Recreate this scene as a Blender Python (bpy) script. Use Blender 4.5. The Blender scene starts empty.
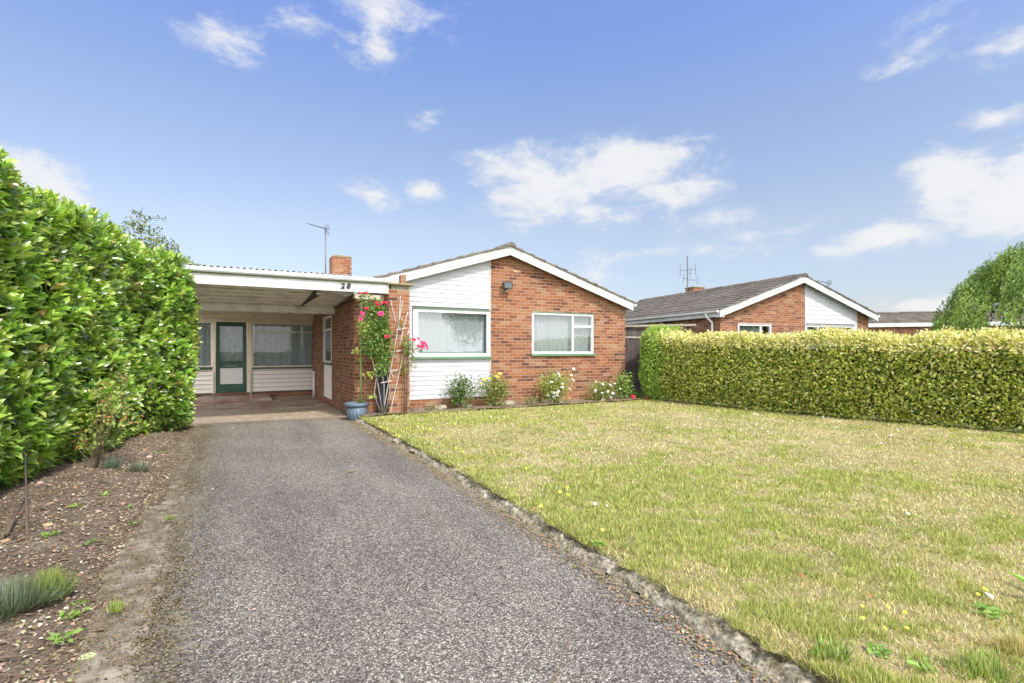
import bpy, math, random
import numpy as np
from mathutils import Vector, Matrix

random.seed(7)
RNG = np.random.default_rng(11)
S = bpy.context.scene
C = S.collection
R = math.radians

# ------------------------------------------------------------------ camera
F, HY, TH = 514.0, 350.0, R(28.75)      # focal length in px, horizon row, yaw against the house front
CAM = Vector((0, -10.61, 1.35))
FW = Vector((math.sin(TH), math.cos(TH), 0)); RT = Vector((math.cos(TH), -math.sin(TH), 0)); UP = Vector((0, 0, 1))
cd = bpy.data.cameras.new('camera'); cam = bpy.data.objects.new('camera', cd); C.objects.link(cam)
cd.sensor_width = 36; cd.lens = 36 * F / 1024; cd.clip_start = .05; cd.clip_end = 3000
cd.shift_y = (HY - 341.5) / 1024
cam.location = CAM; cam.rotation_euler = (R(90), 0, -TH)
S.camera = cam

# ------------------------------------------------------------------ light
SUN_EL, SUN_AZ = R(50), R(168)           # azimuth clockwise from +Y: behind the camera, to its right
sd = Vector((math.sin(SUN_AZ) * math.cos(SUN_EL), math.cos(SUN_AZ) * math.cos(SUN_EL), math.sin(SUN_EL)))
ld = bpy.data.lights.new('sun', 'SUN'); ld.energy = 2.4; ld.angle = R(4); ld.color = (1, .955, .89)
sun = bpy.data.objects.new('sun', ld); C.objects.link(sun); sun.location = (0, -20, 30)
sun.rotation_euler = (-sd).to_track_quat('-Z', 'Y').to_euler()
S.view_settings.view_transform = 'Standard'; S.view_settings.look = 'None'; S.view_settings.gamma = 1
S.view_settings.use_curve_mapping = False
S.view_settings.exposure = .79
S.cycles.max_bounces = 8; S.cycles.transparent_max_bounces = 12


def ray(px, py):
    return FW + RT * ((px - 512) / F) + UP * ((HY - py) / F)
def PV(px, py, v):                       # the point of plane y = v seen at a photo pixel
    r = ray(px, py); return CAM + r * ((v - CAM.y) / r.y)
def PU(px, py, u):
    r = ray(px, py); return CAM + r * ((u - CAM.x) / r.x)
def PG(px, py, w=0.0):
    r = ray(px, py); return CAM + r * ((w - CAM.z) / r.z)
def PZ(px, py, z):
    return CAM + ray(px, py) * z


# ------------------------------------------------------------------ world: Nishita sky with clouds set by direction
W = bpy.data.worlds.new('World'); S.world = W; W.use_nodes = True
wn, wl = W.node_tree.nodes, W.node_tree.links; wn.clear()
def wnode(t, **k):
    n = wn.new(t)
    for a, b in k.items(): setattr(n, a, b)
    return n
def wmath(op, a, b=None, c=None, clamp=False):
    n = wn.new('ShaderNodeMath'); n.operation = op; n.use_clamp = clamp
    for i, x in enumerate((a, b, c)):
        if x is None: continue
        if isinstance(x, (int, float)): n.inputs[i].default_value = x
        else: wl.new(x, n.inputs[i])
    return n.outputs[0]
sky = wnode('ShaderNodeTexSky', sky_type='NISHITA'); sky.sun_disc = False
sky.sun_elevation = SUN_EL; sky.sun_rotation = SUN_AZ; sky.altitude = 50; sky.air_density = 1.0
sky.dust_density = 1.0; sky.ozone_density = 1.6
tc = wnode('ShaderNodeTexCoord'); gen = tc.outputs['Generated']
nz = wnode('ShaderNodeTexNoise'); nz.inputs['Scale'].default_value = 8.0; nz.inputs['Detail'].default_value = 9
nz.inputs['Roughness'].default_value = .66; nz.inputs['Distortion'].default_value = .35
mp = wnode('ShaderNodeMapping'); mp.inputs['Scale'].default_value = (1, 1, 2.1); wl.new(gen, mp.inputs[0]); wl.new(mp.outputs[0], nz.inputs['Vector'])
nfine = wnode('ShaderNodeTexNoise'); nfine.inputs['Scale'].default_value = 26; nfine.inputs['Detail'].default_value = 6; nfine.inputs['Roughness'].default_value = .65
wl.new(mp.outputs[0], nfine.inputs['Vector'])
noise = wmath('ADD', wmath('MULTIPLY', nz.outputs['Fac'], .75), wmath('MULTIPLY', nfine.outputs['Fac'], .25))
# centre px, centre py, half-width px, half-height px, weight
CL = [(545, 188, 70, 38, 1.0), (625, 170, 85, 34, 1.05), (665, 192, 55, 25, 1.0), (590, 212, 90, 20, .55),
      (960, 180, 50, 42, 1.0), (1040, 190, 90, 55, 1.15), (1000, 118, 45, 16, .9), (930, 42, 48, 32, .56), (905, 60, 42, 18, .45),
      (888, 238, 62, 17, .85), (840, 250, 50, 12, .6), (925, 306, 60, 12, .8), (15, 168, 55, 26, .9), (55, 188, 40, 20, .9),
      (222, 34, 46, 26, .52), (385, 12, 55, 30, .6), (375, 48, 45, 20, .56), (432, 16, 55, 22, .48), (372, 192, 30, 18, .62), (425, 190, 26, 12, .7),
      (1010, 40, 50, 25, .5), (750, 235, 110, 16, .42), (680, 140, 40, 12, .5), (715, 218, 45, 14, .55), (432, 122, 28, 12, .5), (300, 20, 40, 20, .4),
      (480, 155, 45, 12, .45), (600, 282, 30, 18, .5), (690, 250, 170, 10, .4)]
acc = None
for px, py, sx, sy, wt in CL:
    d = ray(px, py).normalized(); k = 1 / ray(px, py).length
    m = wnode('ShaderNodeMapping', vector_type='TEXTURE')
    wl.new(gen, m.inputs[0]); m.inputs['Location'].default_value = d
    az = math.atan2(d.y, d.x) - math.pi / 2
    m.inputs['Rotation'].default_value = (math.asin(d.z), 0, az)
    m.inputs['Scale'].default_value = (sx / F * k * 1.25, sx / F * 1.2, sy / F * k * 1.35)
    ln = wnode('ShaderNodeVectorMath', operation='LENGTH'); wl.new(m.outputs[0], ln.inputs[0])
    v = wmath('MULTIPLY', wmath('SUBTRACT', 1.0, ln.outputs['Value'], clamp=True), wt)
    acc = v if acc is None else wmath('MAXIMUM', acc, v)
# broken cloud over the part of the sky behind the camera (the windows mirror it)
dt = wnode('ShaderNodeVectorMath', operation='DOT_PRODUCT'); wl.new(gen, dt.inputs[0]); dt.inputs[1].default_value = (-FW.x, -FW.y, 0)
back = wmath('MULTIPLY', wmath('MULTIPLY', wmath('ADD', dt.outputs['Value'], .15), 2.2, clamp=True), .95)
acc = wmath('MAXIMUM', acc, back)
dens = wmath('ADD', wmath('MULTIPLY', acc, 1.35), wmath('MULTIPLY', wmath('SUBTRACT', noise, .5), 3.3))
dens = wmath('SUBTRACT', dens, .12)
mr = wnode('ShaderNodeMapRange', interpolation_type='SMOOTHSTEP'); wl.new(dens, mr.inputs[0])
mr.inputs[1].default_value = 0.0; mr.inputs[2].default_value = .95
gate = wmath('MULTIPLY', acc, 7.0, clamp=True)
fac = wmath('MULTIPLY', wmath('MULTIPLY', mr.outputs[0], gate), .93)
ccol = wnode('ShaderNodeMix', data_type='RGBA'); wl.new(wmath('MULTIPLY', dens, 1.5, clamp=True), ccol.inputs[0])
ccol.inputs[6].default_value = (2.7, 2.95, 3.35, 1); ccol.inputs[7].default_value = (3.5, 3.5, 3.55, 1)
fill_gain = wmath('ADD', 1.0, wmath('MULTIPLY', wmath('MULTIPLY', wmath('SUBTRACT', dt.outputs['Value'], .1, clamp=True), 1.0), 3.2))  # clouds behind the camera brightened as added soft fill for the house front
cbr = wnode('ShaderNodeVectorMath', operation='SCALE'); wl.new(ccol.outputs[2], cbr.inputs[0]); wl.new(fill_gain, cbr.inputs['Scale'])
skyc = wnode('ShaderNodeMix', data_type='RGBA', blend_type='MULTIPLY'); skyc.inputs[0].default_value = 1
wl.new(sky.outputs[0], skyc.inputs[6])
sxyz = wnode('ShaderNodeSeparateXYZ'); wl.new(gen, sxyz.inputs[0])
hz_ = wnode('ShaderNodeValToRGB'); wl.new(sxyz.outputs['Z'], hz_.inputs[0])     # milder, bluer gradient than a clear sky's
st_ = [(0.0, (.50, .47, .50)), (.1, (.69, .62, .63)), (.22, (.93, .76, .68)), (.39, (.95, .85, .84)), (.54, (.86, .86, 1.08)), (.8, (.9, .9, 1.15))]
while len(hz_.color_ramp.elements) < len(st_): hz_.color_ramp.elements.new(.5)
for e_, (p_, c_) in zip(hz_.color_ramp.elements, st_): e_.position = p_; e_.color = (*c_, 1)
wl.new(hz_.outputs[0], skyc.inputs[7])
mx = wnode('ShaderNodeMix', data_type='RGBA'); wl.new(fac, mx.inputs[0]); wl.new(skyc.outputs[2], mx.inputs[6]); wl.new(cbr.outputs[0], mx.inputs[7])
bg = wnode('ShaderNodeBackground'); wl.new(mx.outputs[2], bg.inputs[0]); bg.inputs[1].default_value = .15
wo = wnode('ShaderNodeOutputWorld'); wl.new(bg.outputs[0], wo.inputs[0])

# ------------------------------------------------------------------ materials
class Mat:
    def __init__(s, name):
        s.m = bpy.data.materials.new(name); s.m.use_nodes = True
        s.n = s.m.node_tree.nodes; s.l = s.m.node_tree.links; s.b = s.n['Principled BSDF']
    def node(s, t, **k):
        n = s.n.new(t)
        for a, b in k.items():
            if a.startswith('i_'): n.inputs[a[2:].replace('_', ' ')].default_value = b
            else: setattr(n, a, b)
        return n
    def link(s, a, b): s.l.new(a, b)
    def coord(s, which='Object'):
        return s.node('ShaderNodeTexCoord').outputs[which]
    def noise(s, vec, scale, detail=4, rough=.55, dist=0):
        n = s.node('ShaderNodeTexNoise', i_Scale=scale, i_Detail=detail, i_Roughness=rough, i_Distortion=dist)
        s.link(vec, n.inputs['Vector']); return n.outputs['Fac']
    def ramp(s, fac, stops, interp='LINEAR'):
        n = s.node('ShaderNodeValToRGB'); n.color_ramp.interpolation = interp
        e = n.color_ramp.elements
        while len(e) < len(stops): e.new(.5)
        for q, (p, c) in zip(e, stops):
            q.position = p; q.color = (*c, 1) if len(c) == 3 else c
        s.link(fac, n.inputs[0]); return n.outputs[0]
    def mix(s, fac, a, b, mode='MIX'):
        n = s.node('ShaderNodeMix', data_type='RGBA', blend_type=mode)
        for i, x in ((0, fac), (6, a), (7, b)):
            if isinstance(x, (int, float)): n.inputs[i].default_value = x
            elif isinstance(x, tuple): n.inputs[i].default_value = (*x, 1)
            else: s.link(x, n.inputs[i])
        return n.outputs[2]
    def math(s, op, a, b=0.0, clamp=False):
        n = s.node('ShaderNodeMath', operation=op, use_clamp=clamp)
        for i, x in enumerate((a, b)):
            if isinstance(x, (int, float)): n.inputs[i].default_value = x
            else: s.link(x, n.inputs[i])
        return n.outputs[0]
    def bump(s, h, strength=.3, dist=.01):
        n = s.node('ShaderNodeBump', i_Strength=strength, i_Distance=dist); s.link(h, n.inputs['Height'])
        s.link(n.outputs[0], s.b.inputs['Normal']); return n
    def col(s, x):
        if isinstance(x, tuple): s.b.inputs['Base Color'].default_value = (*x, 1)
        else: s.link(x, s.b.inputs['Base Color'])
    def rough(s, x):
        if isinstance(x, (int, float)): s.b.inputs['Roughness'].default_value = x
        else: s.link(x, s.b.inputs['Roughness'])

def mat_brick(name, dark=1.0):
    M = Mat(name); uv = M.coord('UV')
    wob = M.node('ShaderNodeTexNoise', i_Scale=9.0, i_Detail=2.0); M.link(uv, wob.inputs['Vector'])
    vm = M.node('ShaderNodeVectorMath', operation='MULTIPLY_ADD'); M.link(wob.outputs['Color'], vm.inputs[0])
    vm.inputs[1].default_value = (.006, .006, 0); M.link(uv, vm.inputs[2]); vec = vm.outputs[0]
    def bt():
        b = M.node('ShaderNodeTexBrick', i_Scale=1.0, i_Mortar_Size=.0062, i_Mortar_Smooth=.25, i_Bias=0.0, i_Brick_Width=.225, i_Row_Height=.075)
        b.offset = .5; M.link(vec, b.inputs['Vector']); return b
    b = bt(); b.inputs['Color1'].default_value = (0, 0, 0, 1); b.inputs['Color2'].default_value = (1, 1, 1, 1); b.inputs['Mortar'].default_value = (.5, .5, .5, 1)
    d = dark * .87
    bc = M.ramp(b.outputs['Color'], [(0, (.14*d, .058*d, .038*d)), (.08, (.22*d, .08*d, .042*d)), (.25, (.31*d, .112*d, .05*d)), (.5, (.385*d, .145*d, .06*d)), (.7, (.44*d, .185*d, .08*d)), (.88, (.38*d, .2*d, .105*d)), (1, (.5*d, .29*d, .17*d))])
    n1 = M.noise(uv, 30, 4, .7)
    bc = M.mix(.45, bc, M.ramp(n1, [(.3, (.45, .42, .42)), (.7, (1, 1, 1))]), 'MULTIPLY')
    n2 = M.noise(uv, 1.1, 3)
    bc = M.mix(1.0, bc, M.ramp(n2, [(.3, (.82, .8, .8)), (.7, (1.08, 1.08, 1.08))]), 'MULTIPLY')
    mo = M.ramp(M.noise(uv, 14, 4), [(.3, (.36*d, .27*d, .21*d)), (.7, (.5*d, .39*d, .31*d))])
    M.col(M.mix(b.outputs['Fac'], bc, mo)); M.rough(.9)
    h = M.math('SUBTRACT', 1.0, b.outputs['Fac']); h = M.math('ADD', h, M.math('MULTIPLY', n1, .35))
    M.bump(h, .6, .008)
    return M.m

def mat_paint(name, c, c2=None, rough=.45, scale=3.0, streak=False, amt=.5):
    M = Mat(name); o = M.coord('Object')
    v = o
    if streak:
        mp = M.node('ShaderNodeMapping'); mp.inputs['Scale'].default_value = (6, 6, .6); M.link(o, mp.inputs[0]); v = mp.outputs[0]
    n = M.noise(v, scale, 6, .65)
    c2 = c2 or tuple(x * .8 for x in c)
    lo = .62 - amt * .3
    M.col(M.ramp(n, [(lo, c), (lo + .2, c2)])); M.rough(rough)
    M.bump(M.noise(o, 60, 3), .08, .002)
    return M.m

def mat_flat(name, c, rough=.5, metal=0.0, var=.12):
    M = Mat(name); n = M.noise(M.coord('Object'), 25, 4)
    M.col(M.ramp(n, [(.3, tuple(x * (1 - var) for x in c)), (.7, tuple(min(1, x * (1 + var)) for x in c))]))
    M.rough(rough); M.b.inputs['Metallic'].default_value = metal
    return M.m

def mat_leaf(name, rough=.45, transl=.25, spec=.5, tint=(1.1, 1.15, .6)):
    M = Mat(name); a = M.node('ShaderNodeAttribute', attribute_name='col')
    M.col(a.outputs['Color']); M.rough(rough); M.b.inputs['Specular IOR Level'].default_value = spec
    if spec >= 1: M.b.inputs['Coat Weight'].default_value = .9; M.b.inputs['Coat Roughness'].default_value = .2; M.b.inputs['Coat IOR'].default_value = 1.7
    t = M.node('ShaderNodeBsdfTranslucent'); M.link(M.mix(1.0, a.outputs['Color'], tint, 'MULTIPLY'), t.inputs[0])
    mx = M.node('ShaderNodeMixShader'); mx.inputs[0].default_value = transl
    M.link(M.b.outputs[0], mx.inputs[1]); M.link(t.outputs[0], mx.inputs[2]); M.link(mx.outputs[0], M.n['Material Output'].inputs[0])
    return M.m

def mat_tiles(name, c=(.14, .12, .11), c2=(.24, .21, .19), lichen=.5):
    M = Mat(name); uv = M.coord('UV')
    b = M.node('ShaderNodeTexBrick', i_Scale=1.0, i_Mortar_Size=.006, i_Mortar_Smooth=.1, i_Brick_Width=.33, i_Row_Height=.3)
    b.inputs['Color1'].default_value = (*c, 1); b.inputs['Color2'].default_value = (*c2, 1); b.inputs['Mortar'].default_value = (.03, .03, .03, 1)
    M.link(uv, b.inputs['Vector'])
    n = M.noise(uv, 7, 6, .7); n2 = M.noise(uv, 38, 3)
    k = M.mix(.6, b.outputs['Color'], M.ramp(n2, [(.3, (.5, .5, .5)), (.7, (1.3, 1.3, 1.3))]), 'MULTIPLY')
    f = M.ramp(n, [(.62 - lichen * .15, (0, 0, 0)), (.72, (1, 1, 1))])
    k = M.mix(f, k, (.3, .28, .17)); M.col(k); M.rough(.9)
    M.bump(M.math('ADD', n2, b.outputs['Fac']), .5, .01)
    return M.m

def mat_glass(name, ior=2.4):
    M = Mat(name); M.n.remove(M.b)
    t = M.node('ShaderNodeBsdfTransparent'); t.inputs[0].default_value = (.86, .9, .9, 1)
    g = M.node('ShaderNodeBsdfGlossy'); g.inputs['Roughness'].default_value = .01; g.inputs[0].default_value = (1, 1, 1, 1)
    fr = M.node('ShaderNodeFresnel', i_IOR=ior)
    nb = M.node('ShaderNodeBump', i_Strength=.02, i_Distance=.02)
    M.link(M.noise(M.coord('Object'), 2.2, 2), nb.inputs['Height']); M.link(nb.outputs[0], g.inputs['Normal'])
    ge = M.node('ShaderNodeNewGeometry')
    mx = M.node('ShaderNodeMixShader'); M.link(M.math('MULTIPLY', fr.outputs[0], M.math('SUBTRACT', 1.0, ge.outputs['Backfacing'])), mx.inputs[0]); M.link(t.outputs[0], mx.inputs[1]); M.link(g.outputs[0], mx.inputs[2])
    M.link(mx.outputs[0], M.n['Material Output'].inputs[0]); return M.m

def mat_curtain(name, c=(.8, .8, .8), lace=False, tr=.35):
    M = Mat(name); M.rough(.9); o = M.coord('UV')
    if lace:
        w = M.node('ShaderNodeTexVoronoi', i_Scale=12.0); M.link(o, w.inputs['Vector'])
        M.col(M.ramp(w.outputs['Distance'], [(.15, c), (.5, tuple(x * .4 for x in c))]))
    else: M.col(c)
    t = M.node('ShaderNodeBsdfTranslucent'); t.inputs[0].default_value = (*c, 1)
    mx = M.node('ShaderNodeMixShader'); mx.inputs[0].default_value = .6 if lace else .3
    M.link(M.b.outputs[0], mx.inputs[1]); M.link(t.outputs[0], mx.inputs[2]); M.link(mx.outputs[0], M.n['Material Output'].inputs[0])
    return M.m

BRICK = mat_brick('brick'); BRICK_SHADE = mat_brick('shaded_brick', .82)  # second brick is darkened to paint in the shade under the carport
UPVC = mat_paint('white_upvc', (.74, .75, .77), (.68, .69, .71), .3)
WBOARD = mat_paint('white_boards', (.57, .58, .62), (.49, .49, .51), .5, 2.0, False, .45)
WFASC = mat_paint('white_fascia', (.62, .63, .66), (.47, .47, .44), .5, 2.5, False, .45)
CREAM = mat_paint('cream_paint', (.76, .67, .53), (.66, .56, .42), .6, 3, False, .4)
CREAMB = mat_paint('cream_boards', (.8, .75, .68), (.72, .66, .58), .6, 3, False, .3)
SOFFIT = mat_paint('weathered_soffit', (.84, .82, .79), (.5, .45, .4), .8, 2.6, False, .45)
DKWOOD = mat_paint('dark_joist', (.05, .04, .035), (.1, .08, .06), .8)
GREENP = mat_paint('dark_green_paint', (.015, .06, .035), (.03, .09, .05), .4)
GREENS = mat_paint('green_sill_paint', (.1, .24, .13), (.2, .28, .18), .5)
TILES = mat_tiles('roof_tiles', (.15, .12, .10), (.25, .21, .17), .9)
TILESN = mat_tiles('grey_roof_tiles', (.095, .08, .07), (.22, .185, .16), .8)
GLASS = mat_glass('window_glass'); PGLASS = mat_glass('porch_glass', 1.5)
NET = mat_curtain('net_curtain', (.66, .67, .69)); LACE = mat_curtain('lace_curtain', (.92, .91, .88), True)
DARKROOM = mat_flat('dim_room', (.16, .15, .14), .9)  # walls coloured dark to stand in for unlit rooms
BLACK = mat_flat('black_plastic', (.02, .02, .022), .35)
METAL = mat_flat('galvanised_metal', (.17, .17, .18), .5, .3)
GREYP = mat_flat('weathered_pole', (.36, .36, .34), .6)
MORTAR = mat_paint('mortar_cap', (.3, .26, .15), (.2, .17, .07), .9, 8)

# ------------------------------------------------------------------ mesh helpers
WORLD = {}
def wm(o): return WORLD.get(o.name, Matrix.Identity(4)) if o else Matrix.Identity(4)

def tag(o, label=None, cat=None, group=None, kind=None):
    if label: o['label'] = label
    if cat: o['category'] = cat
    if group: o['group'] = group
    if kind: o['kind'] = kind
    return o

def thing(name, loc, label, cat, rz=0.0, group=None):
    o = bpy.data.objects.new(name, None); C.objects.link(o); o.empty_display_size = .2
    o.location = loc; o.rotation_euler = (0, 0, rz)
    WORLD[o.name] = Matrix.Translation(loc) @ Matrix.Rotation(rz, 4, 'Z')
    return tag(o, label, cat, group)

class MB:
    def __init__(s): s.v = []; s.f = []
    def add(s, vs, fs):
        k = len(s.v); s.v += [tuple(x) for x in vs]; s.f += [tuple(i + k for i in f) for f in fs]; return s
    def box(s, x0, x1, y0, y1, z0, z1):
        if x0 > x1: x0, x1 = x1, x0
        if y0 > y1: y0, y1 = y1, y0
        if z0 > z1: z0, z1 = z1, z0
        return s.add([(x0,y0,z0),(x1,y0,z0),(x1,y1,z0),(x0,y1,z0),(x0,y0,z1),(x1,y0,z1),(x1,y1,z1),(x0,y1,z1)],
                     [(0,3,2,1),(4,5,6,7),(0,1,5,4),(1,2,6,5),(2,3,7,6),(3,0,4,7)])
    def prism(s, prof, y0, y1):          # prof = [(x,z)...] counter-clockwise seen from -y, extruded along y
        n = len(prof)
        vs = [(x, y0, z) for x, z in prof] + [(x, y1, z) for x, z in prof]
        fs = [tuple(range(n)), tuple(range(2*n-1, n-1, -1))] + [(i, i+n, (i+1) % n + n, (i+1) % n) for i in range(n)]
        return s.add(vs, fs)
    def prismx(s, prof, x0, x1):         # prof = [(y,z)...] extruded along x
        n = len(prof)
        vs = [(x0, y, z) for y, z in prof] + [(x1, y, z) for y, z in prof]
        fs = [tuple(range(n-1, -1, -1)), tuple(range(n, 2*n))] + [(i, (i+1) % n, (i+1) % n + n, i+n) for i in range(n)]
        return s.add(vs, fs)
    def tube(s, path, r, r1=None, n=6):
        path = [Vector(p) for p in path]; r1 = r if r1 is None else r1; rings = []
        for i, p in enumerate(path):
            d = (path[min(i+1, len(path)-1)] - path[max(i-1, 0)]).normalized()
            a = d.cross(Vector((0, 0, 1)) if abs(d.z) < .9 else Vector((1, 0, 0))).normalized(); b = d.cross(a)
            rr = r + (r1 - r) * i / max(1, len(path) - 1)
            rings.append([p + (a * math.cos(2*math.pi*j/n) + b * math.sin(2*math.pi*j/n)) * rr for j in range(n)])
        vs = [q for g in rings for q in g]; fs = []
        for i in range(len(path) - 1):
            for j in range(n): fs.append((i*n+j, (i+1)*n+j, (i+1)*n+(j+1) % n, i*n+(j+1) % n))
        fs += [tuple(range(n)), tuple(range(len(vs)-1, len(vs)-n-1, -1))]
        return s.add(vs, fs)
    def lathe(s, prof, c, n=24):         # prof = [(r,z)...]
        vs = []; fs = []
        for r, z in prof:
            for j in range(n): vs.append((c[0] + r*math.cos(2*math.pi*j/n), c[1] + r*math.sin(2*math.pi*j/n), c[2] + z))
        for i in range(len(prof) - 1):
            for j in range(n): fs.append((i*n+j, i*n+(j+1) % n, (i+1)*n+(j+1) % n, (i+1)*n+j))
        return s.add(vs, fs)
    def ball(s, c, r, sq=(1, 1, 1), n=8, m=6, jit=0.0):
        vs = [(c[0], c[1], c[2] - r*sq[2])]
        for i in range(1, m):
            a = -math.pi/2 + math.pi*i/m
            for j in range(n):
                q = 1 + random.uniform(-jit, jit); b = 2*math.pi*j/n
                vs.append((c[0] + r*sq[0]*math.cos(a)*math.cos(b)*q, c[1] + r*sq[1]*math.cos(a)*math.sin(b)*q, c[2] + r*sq[2]*math.sin(a)*q))
        vs.append((c[0], c[1], c[2] + r*sq[2])); fs = []
        for j in range(n): fs.append((0, 1+(j+1) % n, 1+j)); fs.append((len(vs)-1, len(vs)-1-n+j, len(vs)-1-n+(j+1) % n))
        for i in range(m-2):
            for j in range(n): fs.append((1+i*n+j, 1+i*n+(j+1) % n, 1+(i+1)*n+(j+1) % n, 1+(i+1)*n+j))
        return s.add(vs, fs)
    def build(s, name, mat, parent=None, smooth=False, local=False, bevel=0.0, **t):
        me = bpy.data.meshes.new(name); me.from_pydata(s.v, [], s.f)
        uv = me.uv_layers.new(name='UVMap'); co = [Vector(v) for v in s.v]
        for p in me.polygons:
            n = p.normal; ax = max(range(3), key=lambda i: abs(n[i]))
            for li in p.loop_indices:
                v = co[me.loops[li].vertex_index]
                if ax == 0: q = (v.y, v.z)
                elif ax == 1: q = (v.x, v.z)
                else: q = (v.x, v.y)
                uv.data[li].uv = q
            p.use_smooth = smooth
        me.materials.append(mat)
        M = wm(parent)
        if parent and not local: me.transform(M.inverted())
        o = bpy.data.objects.new(name, me); C.objects.link(o)
        if parent: o.parent = parent; WORLD[o.name] = M
        if bevel:
            b = o.modifiers.new('bevel', 'BEVEL'); b.width = bevel; b.segments = 2; b.limit_method = 'ANGLE'
        return tag(o, **t)

def empty_part(*a): pass

def np_mesh(name, V, faces, mat, col=None, parent=None, smooth=False, **t):
    """V (n,3); faces = list of (m,k) integer arrays"""
    V = np.asarray(V, dtype=np.float32)
    if parent:
        M = np.array(wm(parent).inverted()); V = V @ M[:3, :3].T + M[:3, 3]
    me = bpy.data.meshes.new(name); me.vertices.add(len(V)); me.vertices.foreach_set('co', V.astype(np.float32).ravel())
    li = np.concatenate([f.ravel() for f in faces]).astype(np.int32)
    tot = np.concatenate([np.full(len(f), f.shape[1]) for f in faces]); st = np.concatenate([[0], np.cumsum(tot)[:-1]]).astype(np.int32)
    me.loops.add(len(li)); me.loops.foreach_set('vertex_index', li)
    me.polygons.add(len(st)); me.polygons.foreach_set('loop_start', st)
    if smooth: me.polygons.foreach_set('use_smooth', np.ones(len(st), dtype=bool))
    me.update(calc_edges=True)
    if col is not None:
        a = me.color_attributes.new('col', 'FLOAT_COLOR', 'POINT')
        c4 = np.ones((len(V), 4), dtype=np.float32); c4[:, :3] = col; a.data.foreach_set('color', c4.ravel())
    me.materials.append(mat)
    o = bpy.data.objects.new(name, me); C.objects.link(o)
    if parent: o.parent = parent; WORLD[o.name] = wm(parent)
    return tag(o, **t)

TPL = {
 'diamond': ([(0,0,0),(.42,-.5,.07),(1,0,-.06),(.42,.5,.07)], [[(0,1,2),(0,2,3)]]),
 'blade': ([(0,-.5,0),(0,.5,0),(.55,-.38,.02),(.55,.38,.02),(1,0,-.16)], [[(0,1,3,2)], [(2,3,4)]]),
 'laurel': ([(0,0,0),(.3,-.46,.05),(.3,0,-.02),(.3,.46,.05),(.68,-.42,.01),(.68,0,-.07),(.68,.42,.01),(1,0,-.17)],
            [[(0,1,2),(0,2,3),(4,7,5),(5,7,6)], [(1,4,5,2),(2,5,6,3)]]),
}
def unit(a): return a / np.maximum(1e-9, np.linalg.norm(a, axis=-1, keepdims=True))
def leaves(P, A, N, L, Wd, col, tpl='diamond'):
    A = unit(A); N = unit(N - A * np.sum(N * A, axis=1, keepdims=True)); Sd = np.cross(A, N)
    T, FS = TPL[tpl]; T = np.array(T); n, k = len(P), len(T)
    L = np.broadcast_to(L, (n,))[:, None, None]; Wd = np.broadcast_to(Wd, (n,))[:, None, None]
    V = P[:, None, :] + A[:, None, :] * T[None, :, 0:1] * L + Sd[:, None, :] * T[None, :, 1:2] * Wd + N[:, None, :] * T[None, :, 2:3] * L
    base = (np.arange(n) * k)[:, None, None]
    F_ = [(base + np.array(f)[None]).reshape(-1, len(f[0])) for f in FS]
    return V.reshape(-1, 3), F_, np.repeat(col, k, axis=0)
def merge(parts):
    V = []; C_ = []; by = {}; off = 0
    for v, fs, c in parts:
        V.append(v); C_.append(c)
        for f in fs: by.setdefault(f.shape[1], []).append(f + off)
        off += len(v)
    return np.concatenate(V), [np.concatenate(x) for x in by.values()], np.concatenate(C_)
def vnoise(x, y, scale, seed=0):
    r = np.random.default_rng(seed).random((64, 64)); x = x * scale + 1000; y = y * scale + 1000
    xi, yi = np.floor(x).astype(int), np.floor(y).astype(int); fx, fy = x - xi, y - yi
    fx = fx*fx*(3-2*fx); fy = fy*fy*(3-2*fy); g = lambda a, b: r[a % 64, b % 64]
    return (g(xi,yi)*(1-fx)+g(xi+1,yi)*fx)*(1-fy)+(g(xi,yi+1)*(1-fx)+g(xi+1,yi+1)*fx)*fy
def fbm(x, y, s, seed=0): return (vnoise(x,y,s,seed)*.5+vnoise(x,y,s*2.1,seed+1)*.3+vnoise(x,y,s*4.3,seed+2)*.2)
def pick(n, cols, p=None, var=.12, rng=RNG):
    cols = np.array(cols); i = rng.choice(len(cols), n, p=p); c = cols[i]
    return np.clip(c * (1 + rng.uniform(-var, var, (n, 1))) * (1 + rng.uniform(-var*.4, var*.4, (n, 3))), 0, 1)

# ------------------------------------------------------------------ GROUND, DRIVE, LAWN
KX0, KX1 = 2.06, 2.22                    # stone kerb between drive and lawn
def ground_mat():
    M = Mat('meadow_ground'); o = M.coord()
    M.col(M.ramp(M.noise(o, 1.5, 6), [(.3, (.07, .1, .02)), (.7, (.2, .2, .06))])); M.rough(1); return M.m
MB().box(-400, 400, -400, 400, -.5, -.03).build('ground', ground_mat(), kind='structure')

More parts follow.
